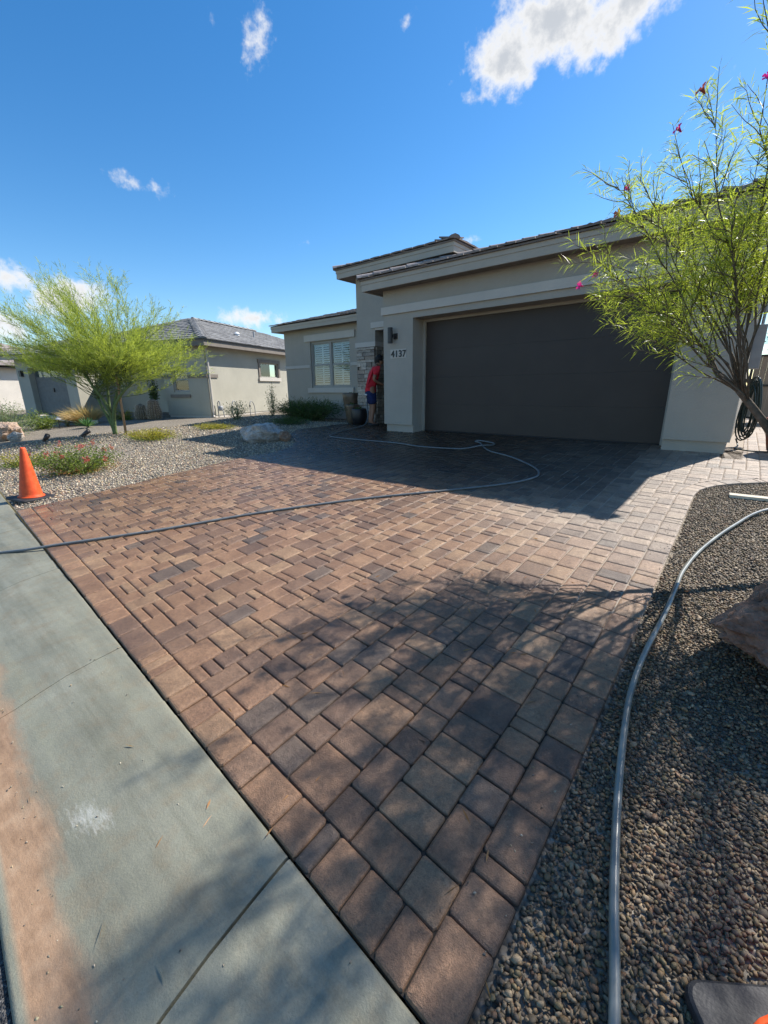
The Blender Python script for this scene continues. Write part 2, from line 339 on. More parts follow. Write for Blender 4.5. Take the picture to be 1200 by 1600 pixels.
def bx(name, L, mat, parent, bevel=0):
    if isinstance(L, tuple): L = [L]
    V, F = boxes(L); me = mesh(name, V, F, mat)
    if bevel:
        bm = bmesh.new(); bm.from_mesh(me); bmesh.ops.bevel(bm, geom=bm.edges[:], offset=bevel, segments=2, affect='EDGES', profile=.7); bm.to_mesh(me); bm.free()
    return link(name, me, parent)
def tube_arrays(P, R, sides=8, cap=True):
    P = [Vector(p) for p in P]; n = len(P)
    if not hasattr(R, '__len__'): R = [R] * n
    V = []; F = []; up = Vector((0, 0, 1)); prev = None
    for i in range(n):
        t = (P[min(i + 1, n - 1)] - P[max(i - 1, 0)])
        t = t.normalized() if t.length > 1e-9 else Vector((0, 0, 1))
        if prev is None:
            a = t.cross(up if abs(t.z) < .9 else Vector((1, 0, 0))).normalized()
        else:
            a = prev - t * prev.dot(t); a = a.normalized() if a.length > 1e-6 else t.orthogonal().normalized()
        prev = a; b = t.cross(a)
        for k in range(sides):
            an = 2 * math.pi * k / sides; V.append(P[i] + (a * math.cos(an) + b * math.sin(an)) * R[i])
    for i in range(n - 1):
        for k in range(sides):
            k2 = (k + 1) % sides; F.append((i * sides + k, i * sides + k2, (i + 1) * sides + k2, (i + 1) * sides + k))
    if cap:
        F.append(tuple(range(sides))[::-1]); F.append(tuple((n - 1) * sides + k for k in range(sides)))
    return V, F
class MB:
    def __init__(s): s.V = []; s.F = []
    def add(s, V, F):
        b = len(s.V); s.V += [tuple(v) for v in V]; s.F += [tuple(b + i for i in f) for f in F]; return s
    def tube(s, P, R, sides=8): return s.add(*tube_arrays(P, R, sides))
    def lathe(s, prof, n=20, c=(0, 0, 0), squash=(1, 1)):
        V = []; F = []
        for r, z in prof:
            for k in range(n):
                a = 2 * math.pi * k / n; V.append((c[0] + r * math.cos(a) * squash[0], c[1] + r * math.sin(a) * squash[1], c[2] + z))
        m = len(prof)
        for i in range(m - 1):
            for k in range(n): k2 = (k + 1) % n; F.append((i * n + k, i * n + k2, (i + 1) * n + k2, (i + 1) * n + k))
        F.append(tuple(range(n))[::-1]); F.append(tuple((m - 1) * n + k for k in range(n)))
        return s.add(V, F)
    def box(s, *L): return s.add(*boxes(L))
    def build(s, name, mat, parent=None, smooth=False, rnd=None):
        me = mesh(name, s.V, s.F, mat, rnd=(np.full(len(s.V), rnd) if rnd is not None else None), smooth=smooth); return link(name, me, parent)
def spline(P, sub=8):
    P = [Vector(p) for p in P]; out = []
    for i in range(len(P) - 1):
        a = P[max(i - 1, 0)]; b = P[i]; c = P[i + 1]; d = P[min(i + 2, len(P) - 1)]
        for k in range(sub):
            t = k / sub
            out.append(.5 * ((2 * b) + (-a + c) * t + (2 * a - 5 * b + 4 * c - d) * t * t + (-a + 3 * b - 3 * c + d) * t ** 3))
    out.append(P[-1]); return out
def unit(a): return a / (np.linalg.norm(a, axis=-1, keepdims=True) + 1e-9)
def leaf_mesh(name, P, D, L, Wd, mat, droop=.25, mid=.45):
    """diamond leaves folded in two: P base, D direction, L length, Wd width (arrays)"""
    P = np.asarray(P, float); D = unit(np.asarray(D, float)); n = len(P); L = np.broadcast_to(L, n)[:, None]; Wd = np.broadcast_to(Wd, n)[:, None]
    r = rng.normal(size=(n, 3)); S = unit(np.cross(D, r)); 
    tip = P + D * L; tip[:, 2] -= droop * L[:, 0] * rng.uniform(.2, 1, n); m = P + D * L * mid
    V = np.stack([P, m + S * Wd / 2, tip, m - S * Wd / 2], 1)
    F = np.arange(n * 4).reshape(n, 4); rv = np.repeat(rng.uniform(0, 1, n), 4)
    return mesh(name, V, F, mat, rnd=rv)

# ------------------------------------------------------------------ terrain heights
SL = 0.055
def curb_y(x): return -7.95 + .066 * (5.4 - x)
def gz(x, y):
    """height of the lot's finished surface (drive and planting beds)"""
    return SL * min(max(y, -8.6), 0.0)
def bed_z(x, y):
    z = gz(x, y) - .03
    if x < -2:
        k = min(1, (-2 - x) / 3)
        z += k * (.05 * math.sin(x * .7 + 1) * math.sin(y * .9) + .03)
        z -= .10 * min(1, max(0, (-7 - x) / 4))
    return z

# ------------------------------------------------------------------ ground, road, gutter
def axis(a, b, fine0, fine1, fs, cs):
    o = list(np.arange(a, fine0, cs)) + list(np.arange(fine0, fine1, fs)) + list(np.arange(fine1, b, cs)) + [b]
    return o
xs = [-900, -400, -200, -100] + axis(-60, 40, -26, 12, .6, 6) + [80, 200, 400, 900]
ts = [0, .3] + list(np.arange(.6, 14, .6)) + [16, 20, 26, 34, 50, 90, 200, 500, 1200]
V = []; F = []
for t_ in ts:
    for x in xs:
        y = curb_y(max(min(x, 60), -60)) + .02 + t_; V.append((x, y, bed_z(x, y) - (.012 if t_ == 0 else 0)))
nx = len(xs)
for j in range(len(ts) - 1):
    for i in range(nx - 1): F.append((j * nx + i, j * nx + i + 1, (j + 1) * nx + i + 1, (j + 1) * nx + i))
structure(link('ground', mesh('ground', V, F, 'ground', smooth=True)))
GR = -.445                                                   # paver edge level along the kerb
V = []; F = []
for x in (-900, -60, -20, 0, 5, 10, 30, 60, 900):
    y = curb_y(max(min(x, 60), -60)); V += [(x, y - .6, GR - .105), (x, y - 9, GR - .02), (x, y - 300, GR - .02)]
for i in range(8):
    for k in range(2): F.append((i * 3 + k, i * 3 + k + 1, (i + 1) * 3 + k + 1, (i + 1) * 3 + k))
structure(link('road', mesh('road', V, F, 'asphalt')))
gut = structure(bpy.data.objects.new('gutter', None)); COL.objects.link(gut)
prof = [(-.004, -.10), (-.003, -.02), (0, -.006), (.004, -.002), (.012, 0.0), (.03, -.001), (.12, -.006), (.28, -.022), (.40, -.048), (.50, -.074), (.58, -.086), (.64, -.088), (.655, -.088), (.663, -.092), (.667, -.10), (.67, -.16)]
joints = [-60, -40, -24, -12, -6.6, -4.96, -3.3, -1.66, 0.0, 1.66, 3.32, 4.985, 6.65, 8.3, 10, 20, 40]
for a, b in zip(joints[:-1], joints[1:]):
    g0 = .005 if abs(a - 4.985) < .01 else .003; g1 = .005 if abs(b - 4.985) < .01 else .003
    n = max(2, int((b - a) / .3) if b - a < 4 else 3); V = []; F = []
    for i in range(n + 1):
        x = a + g0 + (b - a - g0 - g1) * i / n
        for d, z in prof: V.append((x + d * .066, curb_y(x) - d, GR + z + (.002 * math.sin(x * 3.1) if abs(x) < 12 else 0)))
    k = len(prof)
    for i in range(n):
        for j in range(k - 1): F.append((i * k + j, i * k + j + 1, (i + 1) * k + j + 1, (i + 1) * k + j))
    nq = len(F); e0 = len(V); V += V[:k]; e1 = len(V); V += V[n * k:n * k + k]
    F.append(tuple(e0 + q for q in range(k))); F.append(tuple(e1 + q for q in range(k))[::-1])
    me = mesh('slab', V, F, 'concrete')
    for pf in me.polygons:
        if pf.index < nq: pf.use_smooth = True
    link('slab', me, gut)
# ------------------------------------------------------------------ the paver driveway
drv = structure(bpy.data.objects.new('driveway', None)); COL.objects.link(drv)
BW = .148
edge_r = [(5.6, curb_y(5.6) + .006), (5.6, -2.95), (5.63, -2.68), (5.73, -2.42), (5.92, -2.2), (6.21, -1.98), (6.7, -1.8), (8.2, -1.65)]
edge_l = [(-.85, 2.5), (-2.9, 2.5), (-2.92, .9), (-3.0, .3), (-3.1, -.45), (-3.29, -1.1), (-2.76, -1.75), (-1.7, -2.45), (-1.29, -2.9), (-1.07, -3.45), (-1.12, -3.9), (-1.15, -4.4), (-1.03, -5.4), (-.88, -6.4), (-.78, curb_y(-.78) + .006)]
inner_r = [(5.6 - BW, curb_y(5.45) + .006), (5.6 - BW, -2.93), (5.49, -2.62), (5.60, -2.33), (5.82, -2.08), (6.14, -1.84), (6.66, -1.65), (8.2, -1.5)]
house_side = [(8.2, 9), (5.97, 9), (5.95, -.72), (5.70, -.72), (5.70, .02), (-.84, .02)]
cb = lambda x: (x, curb_y(x) + .006 + BW)
field_poly = [cb(-.78), cb(5.6 - BW)] + inner_r[1:] + house_side + edge_l[:-1]
drive_poly = edge_r + house_side + edge_l
def clip_rect(poly, rect):
    out = poly
    x0, x1, y0, y1 = rect
    for ax, val, sg in ((0, x0, 1), (0, x1, -1), (1, y0, 1), (1, y1, -1)):
        inp = out; out = []
        for i in range(len(inp)):
            p = inp[i - 1]; q = inp[i]; dp = (p[ax] - val) * sg; dq = (q[ax] - val) * sg
            if (dp >= 0) != (dq >= 0):
                t = dp / (dp - dq); out.append((p[0] + (q[0] - p[0]) * t, p[1] + (q[1] - p[1]) * t))
            if dq >= 0: out.append(q)
        if len(out) < 3: return []
    return out
def area(p): return .5 * sum(p[i - 1][0] * p[i][1] - p[i][0] * p[i - 1][1] for i in range(len(p)))
def inside(x, y, poly):
    r = False
    for i in range(len(poly)):
        a = poly[i - 1]; b = poly[i]
        if (a[1] > y) != (b[1] > y) and x < (b[0] - a[0]) * (y - a[1]) / (b[1] - a[1]) + a[0]: r = not r
    return r
SH = lambda x: .066 * (5.4 - x)
field_sh = [(x, y - SH(x)) for x, y in field_poly]
pieces = []
U_ = .0690; x_lo, x_hi, y_lo, y_hi = -3.4, 8.2, -7.95 + .006 + BW, 9.0
ncol = int((x_hi - x_lo) / U_) + 1
x_off = (5.6 - BW) - U_ * int((5.6 - BW - x_lo) / U_ + 1)      # a joint lands on the right border
sky_h = [0] * ncol; rmax = int((y_hi - y_lo) / U_) + 4
while True:
    h = min(sky_h)
    if h >= rmax: break
    i = sky_h.index(h); j = i
    while j < ncol and sky_h[j] == h: j += 1
    w = j - i
    ch = [k for k in (2, 3) if k == w or w - k >= 2]
    pw = random.choice(ch) if ch else w
    if pw == 2: ph = random.choices((2, 3, 1), (.42, .40, .18))[0]
    else: ph = random.choices((2, 3, 1), (.72, .10, .18))[0]
    if i > 0 and sky_h[i - 1] == h + ph and random.random() < .7: ph = ph % 3 + 1 if ph != 3 else 2
    for k in range(i, i + pw): sky_h[k] = h + ph
    r = (x_off + i * U_, x_off + (i + pw) * U_, y_lo + h * U_, y_lo + (h + ph) * U_)
    cx, cy = (r[0] + r[1]) / 2, (r[2] + r[3]) / 2
    if cy > 0.6 and -.8 < cx < 5.6: continue
    if inside(r[0] + .002, r[2] + .002, field_sh) and inside(r[1] - .002, r[3] - .002, field_sh) and inside(r[0] + .002, r[3] - .002, field_sh) and inside(r[1] - .002, r[2] + .002, field_sh):
        pieces.append([(x, y + SH(x)) for x, y in ((r[0], r[2]), (r[1], r[2]), (r[1], r[3]), (r[0], r[3]))])
    else:
        c = clip_rect(field_sh, r)
        c = [q for k, q in enumerate(c) if math.hypot(q[0] - c[k - 1][0], q[1] - c[k - 1][1]) > .012]
        if len(c) >= 3 and abs(area(c)) > .0022: pieces.append([(x, y + SH(x)) for x, y in (c if area(c) > 0 else c[::-1])])
def course(outer, inner, lens):
    """border stones between two polylines of equal point count"""
    O = [Vector((*p, 0)) for p in outer]; I = [Vector((*p, 0)) for p in inner]
    cum = [0]
    for k in range(1, len(O)): cum.append(cum[-1] + ((O[k] - O[k - 1]).length + (I[k] - I[k - 1]).length) / 2)
    def at(s):
        for k in range(1, len(O)):
            if s <= cum[k] or k == len(O) - 1:
                t = min(1, (s - cum[k - 1]) / (cum[k] - cum[k - 1])); return O[k - 1].lerp(O[k], t), I[k - 1].lerp(I[k], t)
    s = 0
    while s < cum[-1] - .04:
        e = min(cum[-1], s + random.choice(lens)); o0, i0 = at(s); o1, i1 = at(e)
        p = [(o0.x, o0.y), (o1.x, o1.y), (i1.x, i1.y), (i0.x, i0.y)]
        pieces.append(p if area(p) > 0 else p[::-1]); s = e
course(edge_r, inner_r, (.207, .138, .138, .069, .207))
course([(-.78, curb_y(-.78) + .006), (5.6 - BW, curb_y(5.6 - BW) + .006)], [cb(-.78), cb(5.6 - BW)], (.207, .138, .138, .207, .069))
TAN = [(.345, .200, .112), (.315, .178, .100), (.36, .220, .125), (.29, .164, .094)]
BRN = [(.225, .132, .080), (.205, .122, .078), (.245, .145, .088)]
CHA = [(.178, .122, .085), (.16, .112, .082)]
def sm(a, b, x): t = min(1, max(0, (x - a) / (b - a))); return t * t * (3 - 2 * t)
def paver_arrays(poly):
    if len(poly) == 4:                                          # tumbled stones have knocked-off corners
        q = []
        for i in range(4):
            a = Vector(poly[i - 1]); b = Vector(poly[i]); c = Vector(poly[(i + 1) % 4]); k1 = random.uniform(.006, .012); k2 = random.uniform(.006, .012)
            q += [tuple(b + (a - b).normalized() * k1), tuple(b + (c - b).normalized() * k2)]
        poly = q
    n = len(poly); cx = sum(p[0] for p in poly) / n; cy = sum(p[1] for p in poly) / n
    ww = min(max(p[0] for p in poly) - min(p[0] for p in poly), max(p[1] for p in poly) - min(p[1] for p in poly))
    def inset(d, jit=0):
        out = []
        for i in range(n):
            a = Vector(poly[i - 1]); b = Vector(poly[i]); c = Vector(poly[(i + 1) % n])
            u = (b - a); v = (c - b)
            if u.length < 1e-6 or v.length < 1e-6: out.append((b.x, b.y)); continue
            u.normalize(); v.normalize(); n1 = Vector((-u.y, u.x)); n2 = Vector((-v.y, v.x)); m = n1 + n2
            k = m.dot(n1)
            m = m / k if abs(k) > .25 else n1
            out.append((b.x + m.x * d, b.y + m.y * d))
        return out
    lift = random.gauss(0, .0012); tx = random.gauss(0, .005); ty = random.gauss(0, .005)
    def z(x, y, d): return gz(x, y) + lift + tx * (x - cx) + ty * (y - cy) + d
    jt = [(random.gauss(0, .0011), random.gauss(0, .0011)) for _ in range(n)]
    dd = min(1, ww / .09)
    rings = [(.0018, -.03), (.0018, -.0092), (.0052, -.0040), (.0125 * dd, -.0011), (.022 * dd, 0)]
    V = []; F = []
    for d, h in rings:
        for (x, y), j in zip(inset(d), jt): V.append((x + j[0], y + j[1], z(x, y, h)))
    for r in range(len(rings) - 1):
        for k in range(n): k2 = (k + 1) % n; F.append((r * n + k, r * n + k2, (r + 1) * n + k2, (r + 1) * n + k))
    F.append(tuple((len(rings) - 1) * n + k for k in range(n)))
    # colour of this stone: a blend of tan, brown and charcoal; damp where it has been hosed, dusty where not yet washed; shade before the garage painted in
    r = random.random(); blot = math.sin(cx * 1.3 + 2) * math.sin(cy * 1.1 + .5) * .18
    if r < .64 + blot: c = random.choice(TAN)
    elif r < .94 + blot * .3: c = random.choice(BRN)
    else: c = random.choice(CHA)
    g = random.uniform(.88, 1.12) * .93; c = tuple(x * g for x in c)
    dry = sm(2.9, 5.4, cx + .25 * (cy + 5)) * sm(-5.7, -4.2, cy)
    if cx > 5.2 and cy > -3.4: dry = 1
    gray = sum(c) / 3; k = .55 * dry
    dust = (.41, .37, .305)
    c = tuple(x * (1 - k) + (.35 * gray / .2 * d + .55 * d) * k for x, d in zip(c, dust))
    wet = 1 - dry
    wet *= .62 + .38 * max(sm(-4.5, -2.8, cy) * sm(2.6, .2, cx), sm(2.0, -.5, cx))
    garage_shade = sm(-4.6, -3.0, cy) * sm(5.3, 4.5, cx)  # deepens the garage's cast shade in the stone colour
    c = tuple(x * (1 - .20 * wet) * (1 - .68 * garage_shade) for x in c)
    return V, F, (*c, wet), (cx, cy)
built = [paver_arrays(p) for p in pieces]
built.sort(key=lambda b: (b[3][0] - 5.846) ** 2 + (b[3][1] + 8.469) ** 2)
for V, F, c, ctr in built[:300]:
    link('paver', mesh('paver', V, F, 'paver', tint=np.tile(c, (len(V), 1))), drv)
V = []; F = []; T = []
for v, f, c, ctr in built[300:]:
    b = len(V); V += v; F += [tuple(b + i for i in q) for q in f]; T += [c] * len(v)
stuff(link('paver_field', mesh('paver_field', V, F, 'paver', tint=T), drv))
# sand bed that shows in the joints
bm = bmesh.new(); vs_ = [bm.verts.new((x, y, gz(x, y) - .0078)) for x, y in drive_poly]
bm.faces.new(vs_); bmesh.ops.triangulate(bm, faces=bm.faces[:])
for yb in (-.001, -5.6, -6.3, -7.0):
    bmesh.ops.bisect_plane(bm, geom=bm.verts[:] + bm.edges[:] + bm.faces[:], plane_co=(0, yb, 0), plane_no=(0, 1, 0))
for v in bm.verts: v.co.z = gz(v.co.x, v.co.y) - .0078 - .0055 * sm(-5.6, -7.0, v.co.y)
me = bpy.data.meshes.new('joint_sand'); bm.to_mesh(me); bm.free(); me.materials.append(M['sand'])
structure(link('joint_sand', me, drv))

# ------------------------------------------------------------------ gravel
_ph = (1 + 5 ** .5) / 2
ICO_V = unit(np.array([(-1, _ph, 0), (1, _ph, 0), (-1, -_ph, 0), (1, -_ph, 0), (0, -1, _ph), (0, 1, _ph), (0, -1, -_ph), (0, 1, -_ph), (_ph, 0, -1), (_ph, 0, 1), (-_ph, 0, -1), (-_ph, 0, 1)], float))
ICO_F = np.array([(0, 11, 5), (0, 5, 1), (0, 1, 7), (0, 7, 10), (0, 10, 11), (1, 5, 9), (5, 11, 4), (11, 10, 2), (10, 7, 6), (7, 1, 8), (3, 9, 4), (3, 4, 2), (3, 2, 6), (3, 6, 8), (3, 8, 9), (4, 9, 5), (2, 4, 11), (6, 2, 10), (8, 6, 7), (9, 8, 1)])
OCT_V = np.array([(1, 0, 0), (-1, 0, 0), (0, 1, 0), (0, -1, 0), (0, 0, 1), (0, 0, -1)], float)
OCT_F = np.array([(0, 2, 4), (2, 1, 4), (1, 3, 4), (3, 0, 4), (2, 0, 5), (1, 2, 5), (3, 1, 5), (0, 3, 5)])
PEB = np.array([(.30, .245, .175), (.215, .18, .14), (.135, .115, .095), (.37, .31, .23), (.27, .175, .115), (.20, .175, .13), (.43, .37, .275), (.10, .085, .07), (.265, .225, .135), (.32, .235, .14), (.17, .15, .115)])
def stones(name, P, S, base_v, base_f, label, tintmul=1.0, smooth=True):
    n = len(P); A = rng.normal(size=(n, 4)); A /= np.linalg.norm(A, axis=1, keepdims=True)
    w, x, y, z = A.T
    Rm = np.stack([1 - 2 * (y * y + z * z), 2 * (x * y - z * w), 2 * (x * z + y * w), 2 * (x * y + z * w), 1 - 2 * (x * x + z * z), 2 * (y * z - x * w), 2 * (x * z - y * w), 2 * (y * z + x * w), 1 - 2 * (x * x + y * y)], -1).reshape(n, 3, 3)
    k = len(base_v); sc = S[:, None] * np.stack([rng.uniform(.85, 1.35, n), rng.uniform(.7, 1.0, n), rng.uniform(.38, .7, n)], 1)
    V = base_v[None] * sc[:, None, :] * rng.uniform(.82, 1.12, (n, k, 1)); V = np.einsum('nij,nkj->nki', Rm, V)
    V[:, :, 2] *= .75; V += P[:, None, :]
    F = (base_f[None] + (np.arange(n) * k)[:, None, None]).reshape(-1, 3)
    c = PEB[rng.integers(0, len(PEB), n)] * rng.uniform(.75, 1.2, (n, 1)) * tintmul
    T = np.concatenate([np.repeat(c, k, 0), np.ones((n * k, 1))], 1)
    return tag(stuff(link(name, mesh(name, V.reshape(-1, 3), F, 'pebble', tint=T, smooth=smooth))), label, 'gravel')
def scatter(x0, x1, y0, y1, step, test, jit=.55):
    gx, gy = np.meshgrid(np.arange(x0, x1, step), np.arange(y0, y1, step)); P = np.stack([gx.ravel(), gy.ravel()], 1)
    P += rng.uniform(-jit, jit, P.shape) * step
    return np.array([p for p in P if test(p[0], p[1])])
def in_right(x, y):
    if y < curb_y(x) + .012 or y > -1.6: return False
    if x < 5.612: return False
    if y > -3.0: return not inside(x, y, drive_poly)
    return True
def lay(P2, S, up=.35):
    return np.array([(p[0], p[1], bed_z(p[0], p[1]) + s * up + rng.uniform(-.004, .006)) for p, s in zip(P2, S)])
A = scatter(5.60, 6.75, -8.1, -5.2, .0112, in_right); SA = rng.uniform(.0052, .0118, len(A)); big = rng.random(len(A)) < .06; SA[big] *= 1.5
B_ = scatter(5.60, 6.9, -5.2, -1.6, .0165, in_right); SB = rng.uniform(.0065, .0135, len(B_))
Cc = scatter(6.75, 9.5, -8.2, -1.6, .036, in_right); SC = rng.uniform(.015, .026, len(Cc))
P = np.concatenate([lay(A, SA), lay(B_, SB), lay(Cc, SC)]); S = np.concatenate([SA, SB, SC])
stones('gravel', P, S, ICO_V, ICO_F, 'dark mixed river gravel along the right edge of the driveway', np.array((.72, .625, .51)))
Ap = scatter(5.72, 5.95, -.70, 4, .03, lambda x, y: x > 5.8 or y < -.45); Sp = rng.uniform(.011, .02, len(Ap))
stones('gravel', lay(Ap, Sp), Sp, OCT_V, OCT_F, 'narrow strip of tan gravel between garage wall and paved path', 1.7)
def in_left(x, y): return y > curb_y(x) + .03 and not inside(x, y, drive_poly) and not (y > 1.9 and x > -7.6)
A = scatter(-4.2, -.7, -7.5, 1.0, .042, in_left); SA = rng.uniform(.012, .024, len(A))
B_ = scatter(-9, -4.2, -7.2, 1.8, .085, in_left); SB = rng.uniform(.018, .032, len(B_))
stones('gravel', np.concatenate([lay(A, SA), lay(B_, SB)]), np.concatenate([SA, SB]), OCT_V, OCT_F, 'pale tan decorative gravel bed left of the driveway', 1.65)

# ------------------------------------------------------------------ roofs
TILE_C = {'brown': [(.24, .20, .175), (.29, .245, .22), (.20, .165, .145), (.33, .285, .26)], 'grey': [(.19, .185, .18), (.225, .22, .21), (.165, .16, .155), (.24, .235, .225)]}
def tile_mesh(c, w, l):
    x = w / 2 - .006; t = .026
    V = [(-x, -.03, .018), (x, -.03, .018), (x, l, -.010), (-x, l, -.010), (-x * .98, -.024, .018 + t), (x * .98, -.024, .018 + t), (x, l, -.010 + t), (-x, l, -.010 + t),
         (0, -.026, .018 + t + .006), (0, l, -.010 + t + .006)]
    F = [(0, 3, 2, 1), (4, 8, 9, 7), (8, 5, 6, 9), (0, 1, 5, 8, 4), (1, 2, 6, 5), (2, 3, 7, 9, 6), (3, 0, 4, 7)]
    return V, F, c
_tm = {}
def tile_plane(parent, A, B, inward, slope, depth, hip_l, hip_r, col, w=.33, ex=.36, singles=140):
    """rows of flat tiles from the eave A-B up the slope; hip_l / hip_r: 1 where that side is cut back by a hip"""
    A = Vector(A); B = Vector(B); u = (B - A).normalized(); inw = Vector(inward).normalized(); up = (inw + Vector((0, 0, slope))).normalized(); nrm = u.cross(up)
    if nrm.z < 0: nrm = -nrm
    cosS = 1 / math.sqrt(1 + slope * slope); Ln = (B - A).length; rows = int(depth / cosS / ex); cnt = 0; jV = []; jF = []; jT = []
    R3 = Matrix((u, up, nrm)).transposed() if u.cross(up).dot(nrm) > 0 else Matrix((-u, up, nrm)).transposed()
    for r in range(rows):
        s = r * ex; run = s * cosS; a0 = run * hip_l; a1 = Ln - run * hip_r; off = (r % 2) * w / 2
        x = a0 - (w - off if hip_l == 0 else 0) + off * 0
        k = math.floor((a0 - off) / w)
        while k * w + off < a1:
            x0 = max(a0, k * w + off); x1 = min(a1, (k + 1) * w + off); k += 1
            if x1 - x0 < .07: continue
            full = x1 - x0 > w - .01; c = random.choice(TILE_C[col]); p = A + u * ((x0 + x1) / 2) + up * s + nrm * random.uniform(.0, .006)
            Mx = R3.to_4x4(); Mx.translation = p
            if full and cnt < singles:
                key = (col, c, w)
                if key not in _tm:
                    V, F, _ = tile_mesh(c, w, .42); _tm[key] = mesh('tile', V, F, 'tile', tint=np.tile((*c, 1), (len(V), 1)))
                o = link('tile', _tm[key], parent); o.matrix_local = Mx; cnt += 1
            else:
                V, F, _ = tile_mesh(c, x1 - x0, .42); b = len(jV); jV += [tuple(Mx @ Vector(v)) for v in V]; jF += [tuple(b + i for i in f) for f in F]; jT += [(*c, 1)] * len(V)
    if jV: stuff(link('tile_field', mesh('tile_field', jV, jF, 'tile', tint=jT), parent))
def caps(parent, P0, P1, col, name='ridge_cap'):
    P0 = Vector(P0); P1 = Vector(P1); d = P1 - P0; n = max(1, int(d.length / .38)); d.normalize(); s = d.cross(Vector((0, 0, 1))).normalized(); up = s.cross(d)
    for i in range(n):
        a = P0 + d * (i * .38 - .03); b = a + d * .42; c = tuple(x * 1.15 for x in random.choice(TILE_C[col])); V = []
        for q, h in ((a, .055), (b, .035)):
            for x, z in ((-.13, -.01), (-.09, .045), (0, .075), (.09, .045), (.13, -.01)): V.append(q + s * x + up * (z + h - .03))
        F = [(i_, i_ + 1, i_ + 6, i_ + 5) for i_ in range(4)] + [(4, 3, 2, 1, 0), (5, 6, 7, 8, 9), (0, 5, 9, 4)]
        link(name, mesh(name, V, F, 'tile', tint=np.tile((*c, 1), (10, 1))), parent)
def hip_roof(parent, x0, x1, y0, y1, z, slope, mat='tile', col='brown', front=True, left=False, right=False, name='roof', singles=140, tile_depth=None):
    """hipped deck over an eave rectangle, tiles laid on the sides one can see"""
    w = x1 - x0; d = y1 - y0; h = min(w, d) / 2; zz = z + h * slope
    if w <= d: r0 = (x0 + h, y0 + h, zz); r1 = (x0 + h, y1 - h, zz)
    else: r0 = (x0 + h, y0 + h, zz); r1 = (x1 - h, y0 + h, zz)
    V = [(x0, y0, z), (x1, y0, z), (x1, y1, z), (x0, y1, z), r0, r1, (x0, y0, z - .03), (x1, y0, z - .03), (x1, y1, z - .03), (x0, y1, z - .03)]
    F = ([(0, 1, 4), (1, 2, 5, 4), (2, 3, 5), (3, 0, 4, 5)] if w <= d else [(0, 1, 5, 4), (1, 2, 5), (2, 3, 4, 5), (3, 0, 4)]) + [(6, 9, 8, 7), (0, 6, 7, 1), (1, 7, 8, 2), (2, 8, 9, 3), (3, 9, 6, 0)]
    c = TILE_C[col][2]; ro = link(name, mesh(name, V, F, 'tile', tint=np.tile((*c, 1), (10, 1))), parent)
    td = tile_depth or h
    if front: tile_plane(ro, (x0, y0, z), (x1, y0, z), (0, 1, 0), slope, min(h, td), 1, 1, col, singles=singles)
    if right: tile_plane(ro, (x1, y0, z), (x1, y1, z), (-1, 0, 0), slope, min(h, td), 1, 1, col, singles=singles)
    if left: tile_plane(ro, (x0, y1, z), (x0, y0, z), (1, 0, 0), slope, min(h, td), 1, 1, col, singles=singles)
    if front: caps(ro, (x1, y0, z), r0 if w <= d else r1, col, 'hip_cap'); caps(ro, (x0, y0, z), r0, col, 'hip_cap')
    caps(ro, r0, r1, col)
    return ro
def eaves(parent, x0, x1, y0, y1, z0, z1, back=False):
    """stepped fascia board round three sides and the soffit under it"""
    t = .035; m = z0 + (z1 - z0) * .58
    bx('fascia', [(x0, x1, y0, y0 + t, z0, m), (x0 - .014, x1 + .014, y0 - .014, y0 + t - .002, m + .001, z1)], 'fascia', parent)
    for xa, xb, s in ((x0, x0 + t, -1), (x1 - t, x1, 1)):
        bx('fascia', [(xa, xb, y0 + t + .001, y1, z0, m), (xa - (.014 if s < 0 else -.002), xb + (.014 if s > 0 else -.002), y0 + t + .001, y1, m + .001, z1)], 'fascia', parent)
    bx('soffit', (x0 + t + .002, x1 - t - .002, y0 + t + .002, y1, z0 + .02, z0 + .045), 'soffit', parent)

